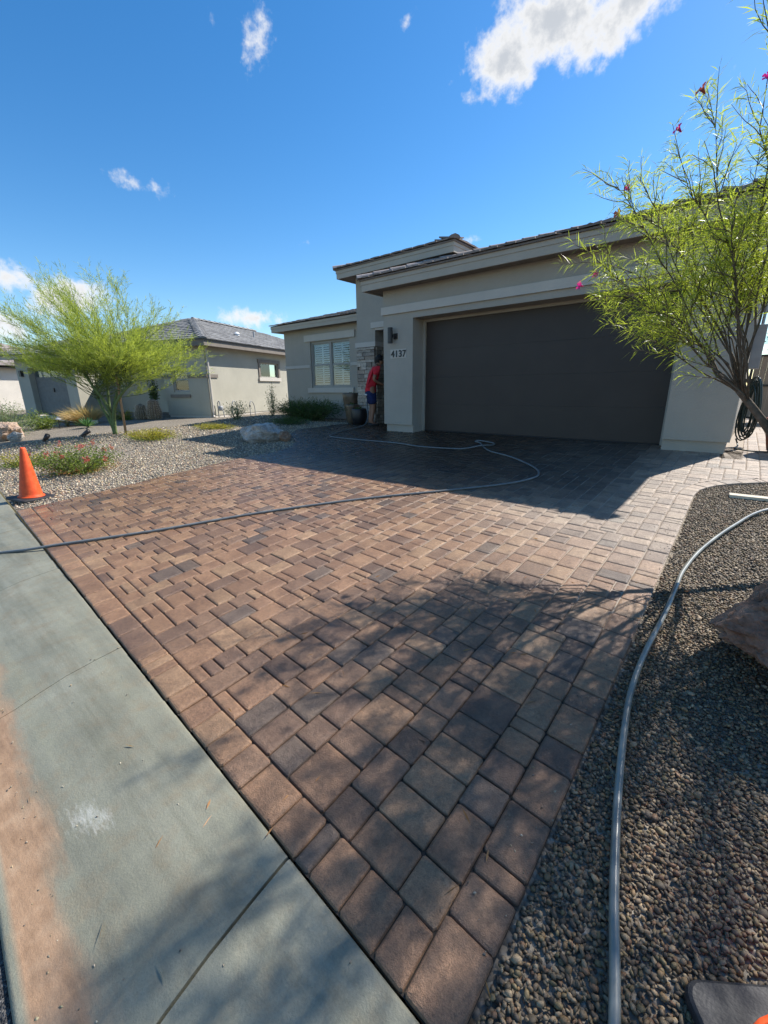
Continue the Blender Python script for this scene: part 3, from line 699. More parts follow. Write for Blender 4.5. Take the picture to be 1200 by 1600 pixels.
def double_window(parent, x0, x1, z0, z1, y, lights=2, louvre=True, sash=True, room=.5):
    """window set in a wall facing -y: frame > sash, pane, shutter"""
    ft = .055; wd = (x1 - x0) / lights; L = [(x0, x1, y, y + .09, z0, z0 + ft), (x0, x1, y, y + .09, z1 - ft, z1), (x0, x0 + ft, y + .002, y + .088, z0 + ft, z1 - ft), (x1 - ft, x1, y + .002, y + .088, z0 + ft, z1 - ft)]
    for i in range(1, lights): L.append((x0 + i * wd - .05, x0 + i * wd + .05, y + .004, y + .086, z0 + ft, z1 - ft))
    win = bx('window', L, 'white_frame', parent)
    zm = (z0 + z1) / 2
    for i in range(lights):
        a = x0 + i * wd + (ft if i == 0 else .05); b = x0 + (i + 1) * wd - (ft if i == lights - 1 else .05)
        for (c, d, yo) in (((z0 + ft, zm, .016), (zm, z1 - ft, .034)) if sash else ((z0 + ft, z1 - ft, .02),)):
            s = .032
            bx('sash', [(a, b, y + yo, y + yo + .03, c, c + s), (a, b, y + yo, y + yo + .03, d - s, d), (a, a + s, y + yo + .001, y + yo + .029, c + s, d - s), (b - s, b, y + yo + .001, y + yo + .029, c + s, d - s)], 'white_frame', win)
            bx('pane', (a + s, b - s, y + yo + .012, y + yo + .016, c + s, d - s), 'glass', win)
        if louvre:
            mb = MB(); yb = y + .085; st = .045
            mb.box((a, b, yb, yb + .03, z0 + ft, z0 + ft + .06), (a, b, yb, yb + .03, z1 - ft - .06, z1 - ft), (a, a + st, yb + .001, yb + .029, z0 + ft + .06, z1 - ft - .06), (b - st, b, yb + .001, yb + .029, z0 + ft + .06, z1 - ft - .06), ((a + b) / 2 - .03, (a + b) / 2 + .03, yb + .002, yb + .028, z0 + ft + .06, z1 - ft - .06))
            zz = z0 + ft + .08
            while zz < z1 - ft - .08:
                for p, q in ((a + st, (a + b) / 2 - .03), ((a + b) / 2 + .03, b - st)):
                    c_, s_ = math.cos(math.radians(40)), math.sin(math.radians(40)); hw = .032
                    vv = [(p, yb + .015 - hw * c_, zz - hw * s_), (q, yb + .015 - hw * c_, zz - hw * s_), (q, yb + .015 + hw * c_, zz + hw * s_), (p, yb + .015 + hw * c_, zz + hw * s_)]
                    vv += [(v[0], v[1], v[2] + .008) for v in vv]; mb.add(vv, BF)
                zz += .072
            mb.build('shutter', 'shutter', win)
    bx('room_lining', [(x0 - .02, x1 + .02, y + room, y + room + .02, z0 - .02, z1 + .02), (x0 - .05, x0 - .021, y + .152, y + room + .02, z0 - .05, z1 + .05), (x1 + .021, x1 + .05, y + .152, y + room + .02, z0 - .05, z1 + .05), (x0 - .02, x1 + .02, y + .152, y + room, z1 + .021, z1 + .04), (x0 - .02, x1 + .02, y + .152, y + room, z0 - .04, z0 - .021)], 'dark', win)
    return win

# ------------------------------------------------------------------ the house with the garage
H = thing('house', 'taupe stucco single-storey house with wide dark garage door numbered 4137', 'house')
PX0, PX1, GY = -.83, 5.78, -.40
bx('wall', [(PX0, 0, GY, .12, .15, 2.44), (4.93, PX1, GY, .12, .15, 2.44), (PX0, PX1, GY, .12, 2.4401, 3.10),
            (PX0, PX0 + .2, .1201, 9.5, .15, 3.10), (PX1 - .2, PX1, .1201, 9.5, .15, 3.10), (-.0, PX1 - .2, 9.3, 9.5, .15, 3.1)], 'stucco', H)
for q in [(PX0 + .045, -.002, GY + .045, .10, -.12, .149), (4.932, PX1 - .045, GY + .045, .10, -.12, .149), (PX0 + .045, PX0 + .18, .101, 9.4, -.1, .149), (PX1 - .18, PX1 - .045, .101, 9.4, -.1, .149)]: bx('plinth', q, 'stucco', H)
bx('trim_band', [(PX0 - .035, PX1 + .035, GY - .045, GY - .001, 2.565, 2.725), (PX0 - .035, PX0 - .001, GY, 1.2, 2.565, 2.725), (PX1 + .001, PX1 + .035, GY, 3, 2.565, 2.725)], 'trim', H)
bx('door_frame', [(0.001, .055, .0, .1, .0, 2.385), (4.86, 4.929, .0, .1, .0, 2.385), (.001, 4.929, .0, .1, 2.386, 2.439)], 'stucco', H)
gd = bx('garage_door', (.056, 4.859, .075, .11, .0, 2.385), 'door', H)
for i in range(4):
    za = .022 + i * .591; bx('panel', (.058, 4.857, .045, .074, za, za + .5902), 'door', gd, bevel=.0015)
bx('weather_seal', (.058, 4.857, .04, .07, .0, .019), 'rubber', gd)
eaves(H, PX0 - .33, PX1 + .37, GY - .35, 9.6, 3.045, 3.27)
hip_roof(H, PX0 - .37, PX1 + .41, GY - .40, 10.2, 3.285, .30, right=True, singles=110, tile_depth=2.4)
# wall lantern: a tall up-and-down cylinder on a square plate
wl = MB().box((-.52, -.42, GY - .03, GY - .001, 2.04, 2.16)).build('wall_lamp', 'metal_dark', H)
MB().lathe([(.055, 0), (.058, .01), (.058, .32), (.055, .33)], 20, (-.54, GY - .12, 1.95)).build('lamp_shade', 'metal_dark', wl)
MB().box((-.50, -.45, GY - .10, GY - .031, 2.07, 2.13)).build('arm', 'metal_dark', wl)
# house number
def text_mesh(txt, size, depth, bold=.0):
    cu = bpy.data.curves.new('number', 'FONT'); cu.body = txt; cu.size = size; cu.extrude = depth; cu.offset = bold; cu.align_x = 'LEFT'
    o = bpy.data.objects.new('tmp', cu); COL.objects.link(o); bpy.context.view_layer.update()
    me = bpy.data.meshes.new_from_object(o.evaluated_get(bpy.context.evaluated_depsgraph_get())); bpy.data.objects.remove(o); return me
nb = bx('number_plate', (-.625, -.175, GY - .008, GY - .001, 1.635, 1.825), 'trim', H)
for i, ch in enumerate('4137'):
    me = text_mesh(ch, .20, .006, .004); me.materials.clear(); me.materials.append(M['letters'])
    o = link('number', me, nb, (-.60 + i * .108, GY - .016, 1.66)); o.rotation_euler = (math.pi / 2, 0, 0)
# entry tower
TX0, TX1, TY = -2.92, .0, .95
bx('wall', [(TX0, -2.25, TY, TY + .6, 0, 3.86), (-2.25, TX1, TY, TY + .25, 2.56, 3.86), (TX0, TX0 + .2, TY + .601, 5, 0, 3.86), (TX1 - .2, TX1, TY + .251, 5, 3.1, 3.86), (TX0 + .2, PX0, 4.2, 4.4, 0, 3.86)], 'stucco', H)
bx('trim_band', [(-2.37, PX0 - .04, TY - .04, TY - .001, 2.555, 2.70), (-2.25, PX0 - .04, TY, TY + .25, 2.5, 2.558)], 'trim', H)
bx('trim_band', [(TX0 - .04, -2.21, TY - .05, TY - .001, 2.09, 2.215), (-2.249, -2.21, TY, TY + .6, 2.09, 2.215)], 'trim', H)
bx('door', (-2.0, -1.05, 4.14, 4.19, 0, 2.1), 'door', H)
ven = bx('stone_veneer', [(TX0 + .003, -2.253, TY - .02, TY - .001, 0, 2.088), (-2.249, -2.235, TY + .0, TY + .6, 0, 2.088)], 'soil', H)
STC = [(.46, .40, .33), (.37, .315, .26), (.53, .46, .38), (.29, .25, .21), (.42, .34, .27)]
def veneer(fixed, a0, a1, axis_):
    z = .0
    while z < 2.07:
        h = min(random.uniform(.065, .125), 2.086 - z); a = a0
        while a < a1 - .02:
            w = random.uniform(.13, .36); b = min(a1, a + w)
            if a1 - b < .09: b = a1
            d = random.uniform(.02, .055); c = random.choice(STC); g = random.uniform(.8, 1.15); j = .005
            if axis_ == 'x': V, F = boxes([(a + j, b - j, fixed - d, fixed - .019, z + j, z + h - j)])
            else: V, F = boxes([(fixed + .013, fixed + d, a + j, b - j, z + j, z + h - j)])
            V = [(x + random.uniform(-.005, .005), y + random.uniform(-.005, .005), zz + random.uniform(-.005, .005)) for x, y, zz in V]
            link('stone', mesh('stone', V, F, 'stone', tint=np.tile((*[q * g for q in c], 1), (8, 1))), ven); a = b
        z += h
veneer(TY, TX0, -2.25, 'x'); veneer(-2.25, TY, TY + .6, 'y')
eaves(H, TX0 - .38, TX1 + .36, TY - .35, 4.6, 3.845, 4.06)
hip_roof(H, TX0 - .42, TX1 + .40, TY - .39, 4.8, 4.075, .26, right=True, singles=70)
# window wing
WX0, WY = -7.55, 2.0
wx0, wx1, wz0, wz1 = -6.15, -4.24, 1.03, 2.54
bx('wall', [(WX0, wx0, WY, WY + .2, 0, 3.0), (wx1, TX0 - .001, WY, WY + .2, 0, 3.0), (wx0, wx1, WY, WY + .2, 0, wz0), (wx0, wx1, WY, WY + .2, wz1, 3.0), (WX0, WX0 + .2, WY + .201, 9, 0, 3.0)], 'stucco', H)
bx('trim_band', [(-6.40, -3.98, WY - .05, WY - .001, 2.56, 2.77)], 'trim', H)
bx('window_sill', [(-6.32, -4.07, WY - .06, WY - .001, .86, 1.02)], 'trim', H)
bx('trim_band', [(WX0 - .03, -6.18, WY - .03, WY - .001, 1.70, 1.80), (-4.2, TX0 - .002, WY - .03, WY - .001, 1.70, 1.80), (WX0 - .03, WX0 - .001, WY, 9, 1.70, 1.80)], 'trim', H)
double_window(H, wx0, wx1, wz0, wz1, WY + .05)
eaves(H, WX0 - .26, TX0 - .003, WY - .35, 8, 2.95, 3.14)
# shed-like front slope of the wing roof running up behind the tower
wr = link('roof', mesh('roof', [(WX0 - .3, WY - .39, 3.155), (TX0 - .005, WY - .39, 3.155), (TX0 - .005, 6.6, 4.40), (WX0 + 3.9, 6.6, 4.40), (WX0 - .3, 10, 3.155)], [(0, 1, 2, 3), (0, 3, 4)], 'tile', tint=np.tile((*TILE_C['brown'][2], 1), (5, 1))), H)
tile_plane(wr, (WX0 - .3, WY - .39, 3.155), (TX0 - .005, WY - .39, 3.155), (0, 1, 0), .26, 4.6, 1, 0, 'brown', singles=110)
# things fixed to the right side of the garage
em = bx('electric_meter', (PX1 + .001, PX1 + .16, 2.1, 2.5, 1.25, 2.0), 'metal_grey', H, bevel=.01)
MB().tube([(PX1 + .08, 2.3, 2.0), (PX1 + .08, 2.3, 2.9)], .025).build('conduit', 'metal_grey', em)
MB().lathe([(.075, 0), (.075, .05), (.06, .09), (.02, .10)], 16).build('meter_dial', 'glass', em, True)
em.children[-1].location = (PX1 + .16, 2.3, 1.75); em.children[-1].rotation_euler = (0, math.pi / 2, 0)

# ------------------------------------------------------------------ the neighbour's house (turned 20 degrees with the street)
N = thing('house', 'grey-beige stucco neighbouring house with grey tile roof behind the green tree', 'house', (-11, .7, -.12), math.radians(20))
sw0, sw1, sz0, sz1 = 3.62, 5.14, 1.67, 2.34
bx('wall', [(-.2, 0, 0, sw0, .1, 2.8), (-.2, 0, sw1, 12, .1, 2.8), (-.2, 0, sw0, sw1, .1, sz0), (-.2, 0, sw0, sw1, sz1, 2.8),
            (-2.05, -1.80, 0, .2, .1, 2.8), (-.95, -.2001, 0, .2, .1, 2.8), (-1.80, -.95, 0, .2, .1, 1.04), (-1.80, -.95, 0, .2, 2.05, 2.8), (-5.4, -2.05, 2.6, 2.8, 0, 2.8), (-2.25, -2.0501, 0, 2.6, .1, 2.8)], 'stucco_dark', N)
for q in [(-.18, -.02, .02, 12, -.15, .099), (-2.2, -.181, .02, .18, -.15, .099)]: bx('plinth', q, 'trim', N)
bx('window_trim', [(.001, .05, sw0 - .16, sw1 + .16, sz1, sz1 + .16), (.001, .04, sw0 - .13, sw0, sz0, sz1 - .001), (.001, .04, sw1, sw1 + .13, sz0, sz1 - .001)], 'soffit', N)
bx('window_sill', (.001, .07, sw0 - .16, sw1 + .16, sz0 - .16, sz0 - .001), 'trim', N)
wn_ = bx('window', [(-.09, -.04, sw0, sw1, sz0, sz0 + .05), (-.09, -.04, sw0, sw1, sz1 - .05, sz1), (-.088, -.042, sw0, sw0 + .05, sz0 + .05, sz1 - .05), (-.088, -.042, sw1 - .05, sw1, sz0 + .05, sz1 - .05)], 'white_frame', N)
bx('pane', (-.07, -.065, sw0 + .05, sw1 - .05, sz0 + .05, sz1 - .05), 'glass', wn_)
bx('room_lining', (-.6, -.55, sw0 - .1, sw1 + .1, sz0 - .1, sz1 + .1), 'dark', wn_)
double_window(N, -1.80, -.95, 1.04, 2.05, .05, lights=1, louvre=False)
bx('trim_band', [(-.95, -.001, -.04, -.001, 1.60, 1.73), (.0, .04, -.04, .62, 1.60, 1.73), (-2.25, -1.8, -.04, -.001, 1.60, 1.73)], 'soffit', N)
bx('window_sill', (-1.95, -.93, -.06, -.001, .82, .95), 'soffit', N)
MB().tube([(.06, .08, 2.75), (.06, .08, 1.8), (.06, .08, .12), (.14, .0, .03)], .04).build('downspout', 'trim', N)
bx('soffit', (-5.4, .42, -.42, 12.4, 2.79, 2.82), 'soffit', N)
bx('fascia', [(-5.4, .46, -.46, -.421, 2.76, 2.98), (.421, .46, -.42, 12.4, 2.76, 2.98)], 'soffit', N)
hip_roof(N, -7.5, .50, -.50, 12.5, 2.99, .36, col='grey', right=True, singles=140)
nroof = [o for o in N.children if o.name.startswith('roof')][0]
MB().tube([(-1.3, 5.2, 3.5), (-1.3, 5.2, 3.95)], .04).build('vent_pipe', 'metal_grey', nroof)
MB().lathe([(.11, 0), (.11, .16), (.15, .18), (.05, .26)], 14, (-1.1, 3.6, 3.48)).build('roof_vent', 'shutter', nroof)
# its garage wing
GX0, GX1, GV = -12.75, -10.05, 1.3
bx('wall', [(GX0 - .9, GX0, GV, GV + .4, 0, 2.9), (GX1, GX1 + .75, GV, GV + .4, 0, 2.9), (GX0, GX1, GV, GV + .4, 2.32, 2.9), (GX1 + .55, GX1 + .75, GV + .401, 8, 0, 2.9), (GX0 - .9, GX0 - .7, GV + .401, 8, 0, 2.9)], 'stucco_dark', N)
M['door_grey'] = m_plain('door_grey', (.19, .185, .17), .6, .3)
ng = bx('garage_door', (GX0, GX1, GV + .3, GV + .34, .0, 2.32), 'door_grey', N)
for i in range(4): bx('panel', (GX0 + .03, GX1 - .03, GV + .27, GV + .299, .02 + i * .572, .58 + i * .572), 'door_grey', ng)
for i in range(4): bx('pane', (GX0 + .12 + i * .64, GX0 + .62 + i * .64, GV + .262, GV + .269, 1.86, 2.18), 'glass', ng)
MB().box((GX0 + 1.3, GX0 + 1.36, GV + .22, GV + .268, 1.1, 1.3)).build('handle', 'metal_dark', ng)
for u_ in (GX0 - .45, GX1 + .3):
    MB().box((u_ - .08, u_ + .08, GV - .14, GV - .001, 1.9, 2.2)).build('wall_lamp', 'metal_dark', N)
bx('wall', [(-9.3, -5.4, 3.4, 3.6, 0, 2.9)], 'stucco_dark', N)
bx('entry_door', (-4.6, -3.6, 2.55, 2.599, 0, 2.1), 'dark', N)
bx('fascia', [(GX0 - 1.4, GX1 + 1.2, GV - .5, GV - .46, 2.72, 2.92), (GX1 + 1.16, GX1 + 1.2, GV - .459, 8, 2.72, 2.92)], 'fascia', N)
bx('soffit', (GX0 - 1.4, GX1 + 1.16, GV - .459, 8, 2.78, 2.81), 'soffit', N)
hip_roof(N, GX0 - 1.45, GX1 + 1.25, GV - .55, 9, 2.93, .36, col='grey', right=True, singles=60)

F2 = thing('house', 'far pale house at the left edge beyond the neighbour', 'house', (-33, -4.2, -.3), math.radians(24))
bx('wall', [(-9, 2, 0, 9, 0, 2.9)], 'trim', F2); bx('fascia', (-9.5, 2.5, -.5, -.46, 2.75, 2.95), 'trim', F2); bx('soffit', (-9.5, 2.5, -.459, 9.5, 2.8, 2.83), 'soffit', F2)
w2 = bx('window', [(-1.2, .4, -.03, -.001, 1.0, 2.2)], 'white_frame', F2); bx('pane', (-1.1, .3, -.036, -.031, 1.1, 2.1), 'glass', w2)
hip_roof(F2, -9.6, 2.6, -.6, 9.6, 2.96, .36, col='brown', right=True, singles=40)

# side-yard wall, gate and posts past the garage
BWL = thing('block_wall', 'tan block garden wall closing the side yard right of garage', 'wall', (0, 0, 0))
for r in range(9):
    for i in range(22):
        a = 6.0 + i * .4 + (r % 2) * .2 - .2
        bx('block', (max(6.55, a) + .004, a + .396, 9.6, 9.8, r * .2 + .004, r * .2 + .196), 'blockwall', BWL) if a + .396 > 6.6 else None
bx('mortar', (6.56, 14.6, 9.605, 9.795, -.1, 1.8), 'blockwall', BWL)
G2 = thing('metal_gate', 'dark steel side-yard gate with tan boards beside the garage', 'gate', (5.82, 6.6, 0))
for px in (.0, .95): bx('post', (px, px + .06, 0, .06, 0, 1.75), 'metal_dark', G2)
for pz in (.1, .92, 1.66): bx('rail', (.061, .949, .01, .05, pz, pz + .05), 'metal_dark', G2)
for i in range(7): bx('board', (.07 + i * .125, .1935 + i * .125, .051, .07, .12, 1.68), 'blockwall', G2)

bpy.context.view_layer.update()

# ------------------------------------------------------------------ plants
def nloc(u, v, z=0): a = math.radians(20); return (-11 + u * math.cos(a) - v * math.sin(a), .7 + u * math.sin(a) + v * math.cos(a), -.12 + z)
def grow(a, b, n=7, wob=.06, bow=(0, 0, 0)):
    a = Vector(a); b = Vector(b); L = (b - a).length; P = []
    for i in range(n):
        t = i / (n - 1); p = a.lerp(b, t) + Vector(bow) * (4 * t * (1 - t)) * L
        if 0 < i < n - 1: p += Vector([random.gauss(0, wob * L * .4) for _ in range(3)])
        P.append(p)
    return P
def along(P, t):
    f = t * (len(P) - 1); i = min(int(f), len(P) - 2); return P[i].lerp(P[i + 1], f - i), (P[i + 1] - P[i]).normalized()
def flower_mesh(mb, c, d, r=.02):
    c = Vector(c); d = Vector(d).normalized(); a = d.orthogonal().normalized(); b = d.cross(a)
    V = []; F = []
    ring = 10
    for rad, h in ((.15 * r, -1.4 * r), (.35 * r, -.5 * r), (.55 * r, 0)):
        for k in range(ring): an = 2 * math.pi * k / ring; V.append(c + d * h + (a * math.cos(an) + b * math.sin(an)) * rad)
    for i in range(2):
        for k in range(ring): k2 = (k + 1) % ring; F.append((i * ring + k, i * ring + k2, (i + 1) * ring + k2, (i + 1) * ring + k))
    for k in range(5):
        an = 2 * math.pi * k / 5 + random.uniform(-.15, .15); u = a * math.cos(an) + b * math.sin(an); w = d.cross(u); L = r * random.uniform(1.0, 1.35); o = len(V)
        V += [c + u * .5 * r - w * .28 * r, c + u * .5 * r + w * .28 * r, c + u * L * .85 + w * .52 * r + d * .25 * r, c + u * L * 1.15 + d * random.uniform(-.2, .3) * r, c + u * L * .85 - w * .52 * r + d * .25 * r]
        F.append((o, o + 1, o + 2, o + 3, o + 4))
    mb.add(V, F)

# the flowering willow overhanging the right edge
TR = thing('desert_willow_tree', 'flowering willow with long narrow leaves leaning in from the right', 'tree', (0, 0, 0))
base = Vector((6.62, -4.52, -.28)); fork = Vector((5.80, -4.47, .93)); mid_ = Vector((6.02, -4.47, .65))
tm = MB(); tm.tube(spline([base, (6.35, -4.5, .12), mid_, fork], 5), list(np.linspace(.036, .021, 16)), 9)
trunk = tm.build('trunk', 'bark', TR, True)
tips = [(4.66, -4.62, 2.02), (4.74, -4.52, 1.70), (4.80, -4.70, 2.44), (4.92, -4.35, 2.50), (5.16, -4.60, 2.64), (5.30, -4.42, 2.86), (5.55, -4.55, 3.12), (5.12, -4.40, 1.50), (5.28, -4.70, 1.40), (4.98, -4.1, 2.0),
        (5.05, -4.85, 2.1), (5.45, -4.15, 2.55), (5.40, -4.95, 2.35), (5.65, -4.6, 2.4), (5.75, -4.2, 2.8), (5.85, -4.75, 2.9), (4.95, -4.55, 1.80), (5.2, -4.2, 2.2), (5.6, -4.9, 1.9), (5.3, -4.5, 2.1), (5.5, -4.4, 2.0),
        (5.02, -4.75, 1.62), (5.4, -4.1, 1.75), (5.8, -4.0, 2.2), (5.85, -5.0, 2.3)]
right_tips = [(6.05 + random.uniform(0, 1.7), -4.5 + random.uniform(-.9, .9), random.uniform(1.6, 3.9)) for _ in range(32)] + [(random.uniform(5.95, 6.9), random.uniform(-5.5, -4.1), random.uniform(2.9, 4.1)) for _ in range(9)]
bmb = MB(); LP = []; LD = []; LL = []; LW = []
fork2 = Vector((6.03, -4.48, .66)); fork3 = Vector((6.5, -4.5, 1.0))
bmb.tube(spline([(6.40, -4.5, .05), (6.47, -4.5, .5), (6.5, -4.5, 1.0)], 4), list(np.linspace(.028, .02, 9)), 8)
def twig_leaves(P, t0, n, ln):
    for k in range(n):
        t = t0 + (1 - t0) * (k + random.random()) / n; p, d = along(P, t); r = Vector([random.gauss(0, 1) for _ in range(3)]); s = d.cross(r).normalized()
        v = (d * random.uniform(.35, .95) + s * random.uniform(.6, 1) + Vector((0, 0, -.05))).normalized()
        LP.append(p); LD.append(v); LL.append(ln * random.uniform(.65, 1.25)); LW.append(random.uniform(.0038, .0064))
for idx, tp in enumerate(tips + right_tips):
    tp = Vector(tp); st = fork if idx < len(tips) else random.choice((fork3, fork3, fork2))
    jt_ = random.random() ** 2 * .35; jog = ((mid_ - fork) if idx < len(tips) else Vector((-.01, 0, -.4))) * jt_
    P = grow(st + jog, tp, 9, .035, (random.uniform(-.03, .03), random.uniform(-.05, .05), random.uniform(-.03, .08)))
    L = (tp - st).length; bmb.tube(P, list(np.linspace(.0065 if idx % 3 else .0095, .0016, 9)), 6)
    twig_leaves(P, .40, int(46 * L), .098)
    nt = int((9.5 if idx < len(tips) else 7) * L + 3)
    for k in range(nt):
        t = random.uniform(.28, .96); p, d = along(P, t); r = Vector([random.gauss(0, 1) for _ in range(3)]); s = d.cross(r).normalized()
        dd = (d * random.uniform(.5, 1.1) + s * random.uniform(.4, .95) + Vector((0, 0, .18))).normalized(); tl = random.uniform(.16, .46) * (1.15 - .5 * t)
        Q = grow(p, p + dd * tl, 5, .05); bmb.tube(Q, list(np.linspace(.0035, .0012, 5)), 4)
        twig_leaves(Q, .08, int(10 + tl * 54), .108)
bmb.build('branch', 'bark', TR, True)
link('crown', leaf_mesh('crown', [tuple(p) for p in LP], [tuple(d) for d in LD], np.array(LL), np.array(LW), 'willow', .22), TR)
for c, d, m, r in [((5.192, -4.58, 2.615), (-.4, -.5, .4), 'petal', .024), ((4.935, -4.62, 2.33), (-.4, -.6, .3), 'petal', .020), ((4.685, -4.64, 1.735), (-.5, -.6, .1), 'petal', .024), ((4.79, -4.62, 1.80), (-.3, -.7, .1), 'petal', .020), ((5.283, -4.52, 2.82), (-.4, -.5, .5), 'petal_old', .028), ((4.92, -4.72, 2.15), (-.3, -.7, .2), 'petal_old', .022),
                    ((5.62, -4.62, 2.72), (-.3, -.7, .3), 'petal', .02), ((6.3, -4.9, 2.9), (-.3, -.7, .3), 'petal', .022), ((6.8, -4.8, 2.5), (-.1, -.7, .3), 'petal', .022)]:
    mb = MB(); flower_mesh(mb, Vector(c) + (Vector((5.846, -8.469, .968)) - Vector(c)).normalized() * .06, d, r * 1.05); mb.build('flower', m, TR, False, .5)

# palo verde in the left bed
PV = thing('palo_verde_tree', 'feathery yellow-green tree with slim green trunks in left gravel bed', 'tree', (-8.15, -3.9, -.26))
tb = MB(); bb = MB(); LP = []; LD = []; LL = []; LW = []
stems = [[(0, 0, 0), (-.05, 0, .55), (-.12, .05, 1.1), (-.1, .1, 1.75)], [(.04, .03, 0), (-.12, -.05, .5), (-.35, -.1, .85), (-.95, -.05, 1.45)], [(.05, 0, .02), (.12, .05, .7), (.5, .18, 1.15), (.95, .4, 1.5)], [(.02, 0, 0), (.03, .1, .8), (.3, .3, 1.5), (.55, .5, 2.0)], [(0, .02, 0), (-.02, -.05, .8), (-.25, -.3, 1.5), (-.4, -.5, 2.1)]]
for s in stems: tb.tube(spline(s, 5), list(np.linspace(.055, .026, 16)), 8)
tb.build('trunk', 'bark_green', PV, True)
Rv = Vector((.77, .64, 0)); Fv = Vector((-.64, .77, 0))
def pv_target():
    while True:
        x = random.uniform(-1, 1); y = random.uniform(-1, 1); z = random.uniform(-1, 1)
        if x * x + y * y + z * z < 1: break
    hgt = 2.45 + z * (1.35 if z > 0 else .85) - .28 * x * x; wd = 2.95
    p = Rv * (x * wd + .1) + Fv * (y * 2.1); p.z = hgt + .45 * (1 - x * x) * max(z, 0) - (.25 if x > .3 else 0)
    return p
for k in range(165):
    tp = pv_target(); s = random.choice(stems); st = Vector(s[-1]).lerp(Vector(s[-2]), random.random() * .8)
    d = tp - st; n = 6; P = grow(st, tp, n, .04, (0, 0, random.uniform(-.06, .08))); L = d.length
    bb.tube(P, list(np.linspace(.011, .003, n)), 5)
    for q in range(int(7 * L + 4)):
        t = random.uniform(.25, 1); p, dr = along(P, t); outv = Vector((tp.x, tp.y, 0)); outv = outv.normalized() if outv.length > .1 else Vector((0, 0, 1))
        dd = (dr * .6 + outv * random.uniform(0, .5) + Vector((random.gauss(0, .45), random.gauss(0, .45), random.uniform(.15, .9)))).normalized(); tl = random.uniform(.3, .75)
        Q = grow(p, p + dd * tl, 4, .04)
        m = int(14 + tl * 18)
        for w in range(m):
            pp, d2 = along(Q, (w + random.random()) / m); v = (d2 * .9 + Vector((random.gauss(0, .45), random.gauss(0, .45), random.gauss(.15, .4)))).normalized()
            LP.append(tuple(pp)); LD.append(tuple(v)); LL.append(random.uniform(.07, .17)); LW.append(random.uniform(.007, .012))
bb.build('branch', 'bark_green', PV, True)
link('crown', leaf_mesh('crown', LP, LD, np.array(LL), np.array(LW), 'palo', .12), PV)
tag(MB().tube([(-7.82, -3.72, -.3), (-7.84, -3.70, .8), (-7.82, -3.70, 1.95)], [.035, .033, .03], 9).build('tree_stake', 'stake', None, True), 'straight brown wooden stake beside the green tree trunks', 'stake')

def shrub(name, label, cat, c, r, n, mat, ll=(.03, .06), lw=(.012, .02), stems=10, group=None, flowers=None, up=.4, mat2=None, frac2=0, droop=.25, rotz=0, shape=1.0):
    c = (c[0], c[1], bed_z(c[0], c[1])); T = thing(name, label, cat, c, rotz, group); mb = MB(); ends = []
    for k in range(stems):
        a = random.uniform(0, 6.283); q = math.sqrt(random.random()); e = Vector((math.cos(a) * q * r[0] * .9, math.sin(a) * q * r[1] * .9, r[2] * random.uniform(.55, 1.0) * (1 - .45 * shape * q * q)))
        P = grow((e.x * .12, e.y * .12, 0), e, 5, .06); mb.tube(P, list(np.linspace(.008, .0025, 5)), 4); ends.append(P)
    mb.build('stem', 'bark', T)
    P_ = []; D_ = []
    for k in range(n):
        S = random.choice(ends); t = random.random() ** .7; p, d = along(S, t)
        q = p + Vector((random.gauss(0, r[0] * .13), random.gauss(0, r[1] * .13), random.gauss(0, r[2] * .10)))
        q.z = max(.012, q.z); P_.append(tuple(q)); D_.append((d.x + random.gauss(0, .7), d.y + random.gauss(0, .7), d.z * up + random.gauss(.2, .5)))
    k2 = int(n * frac2); L_ = rng.uniform(*ll, n); W_ = rng.uniform(*lw, n)
    link('foliage', leaf_mesh('foliage', P_[k2:], D_[k2:], L_[k2:], W_[k2:], mat, droop), T)
    if mat2 and k2:
        low = [(p[0] * 1.05, p[1] * 1.05, p[2] * .35) for p in P_[:k2]]
        link('dry_foliage', leaf_mesh('dry_foliage', low, D_[:k2], L_[:k2], W_[:k2], mat2, droop), T)
    if flowers:
        for k in range(flowers[0]):
            S = random.choice(ends); p = S[-1] + Vector((random.gauss(0, r[0] * .1), random.gauss(0, r[1] * .1), .035)); f = MB()
            for w in range(9): flower_mesh(f, p + Vector([random.gauss(0, flowers[2] * .6) for _ in range(3)]), (random.gauss(0, .5), random.gauss(0, .5) - .3, 1), flowers[2] * .45)
            stuff(f.build('flower', flowers[1], T, False, random.random()))
    return T
shrub('lantana_bush', 'low green bush with coral-red flower clusters behind the orange cone', 'bush', (-2.85, -6.30), (.80, .72, .55), 5200, 'shrub', (.025, .05), (.012, .022), 60, flowers=(13, 'petal_red', .035), mat2='dry', frac2=.12)
shrub('ground_shrub', 'low green shrub at left frame edge behind the cone', 'bush', (-4.6, -6.75), (.8, .45, .30), 1800, 'gold', (.03, .06), (.01, .02), 30, mat2='shrub', frac2=.5)
shrub('gold_groundcover', 'yellow-green spreading groundcover just right of green tree trunks', 'groundcover', (-5.75, -3.85), (1.0, .62, .30), 3800, 'gold', (.03, .07), (.010, .018), 60, mat2='shrub', frac2=.2)
shrub('gold_groundcover', 'flatter yellow-green groundcover strip nearer the neighbour wall', 'groundcover', (-6.0, -2.0), (1.15, .5, .17), 2600, 'gold', (.03, .06), (.010, .018), 50, mat2='shrub', frac2=.2)
shrub('green_bush', 'rounded green bush at far left before the neighbour garage', 'bush', (-13.2, -5.4), (1.0, .9, 1.15), 3200, 'shrub_grey', (.05, .10), (.015, .03), 40)
shrub('green_bush', 'smaller bright green bush below the neighbour garage lamp', 'bush', (-14.3, -4.3), (.8, .7, .75), 1900, 'shrub', (.05, .10), (.02, .03), 30)
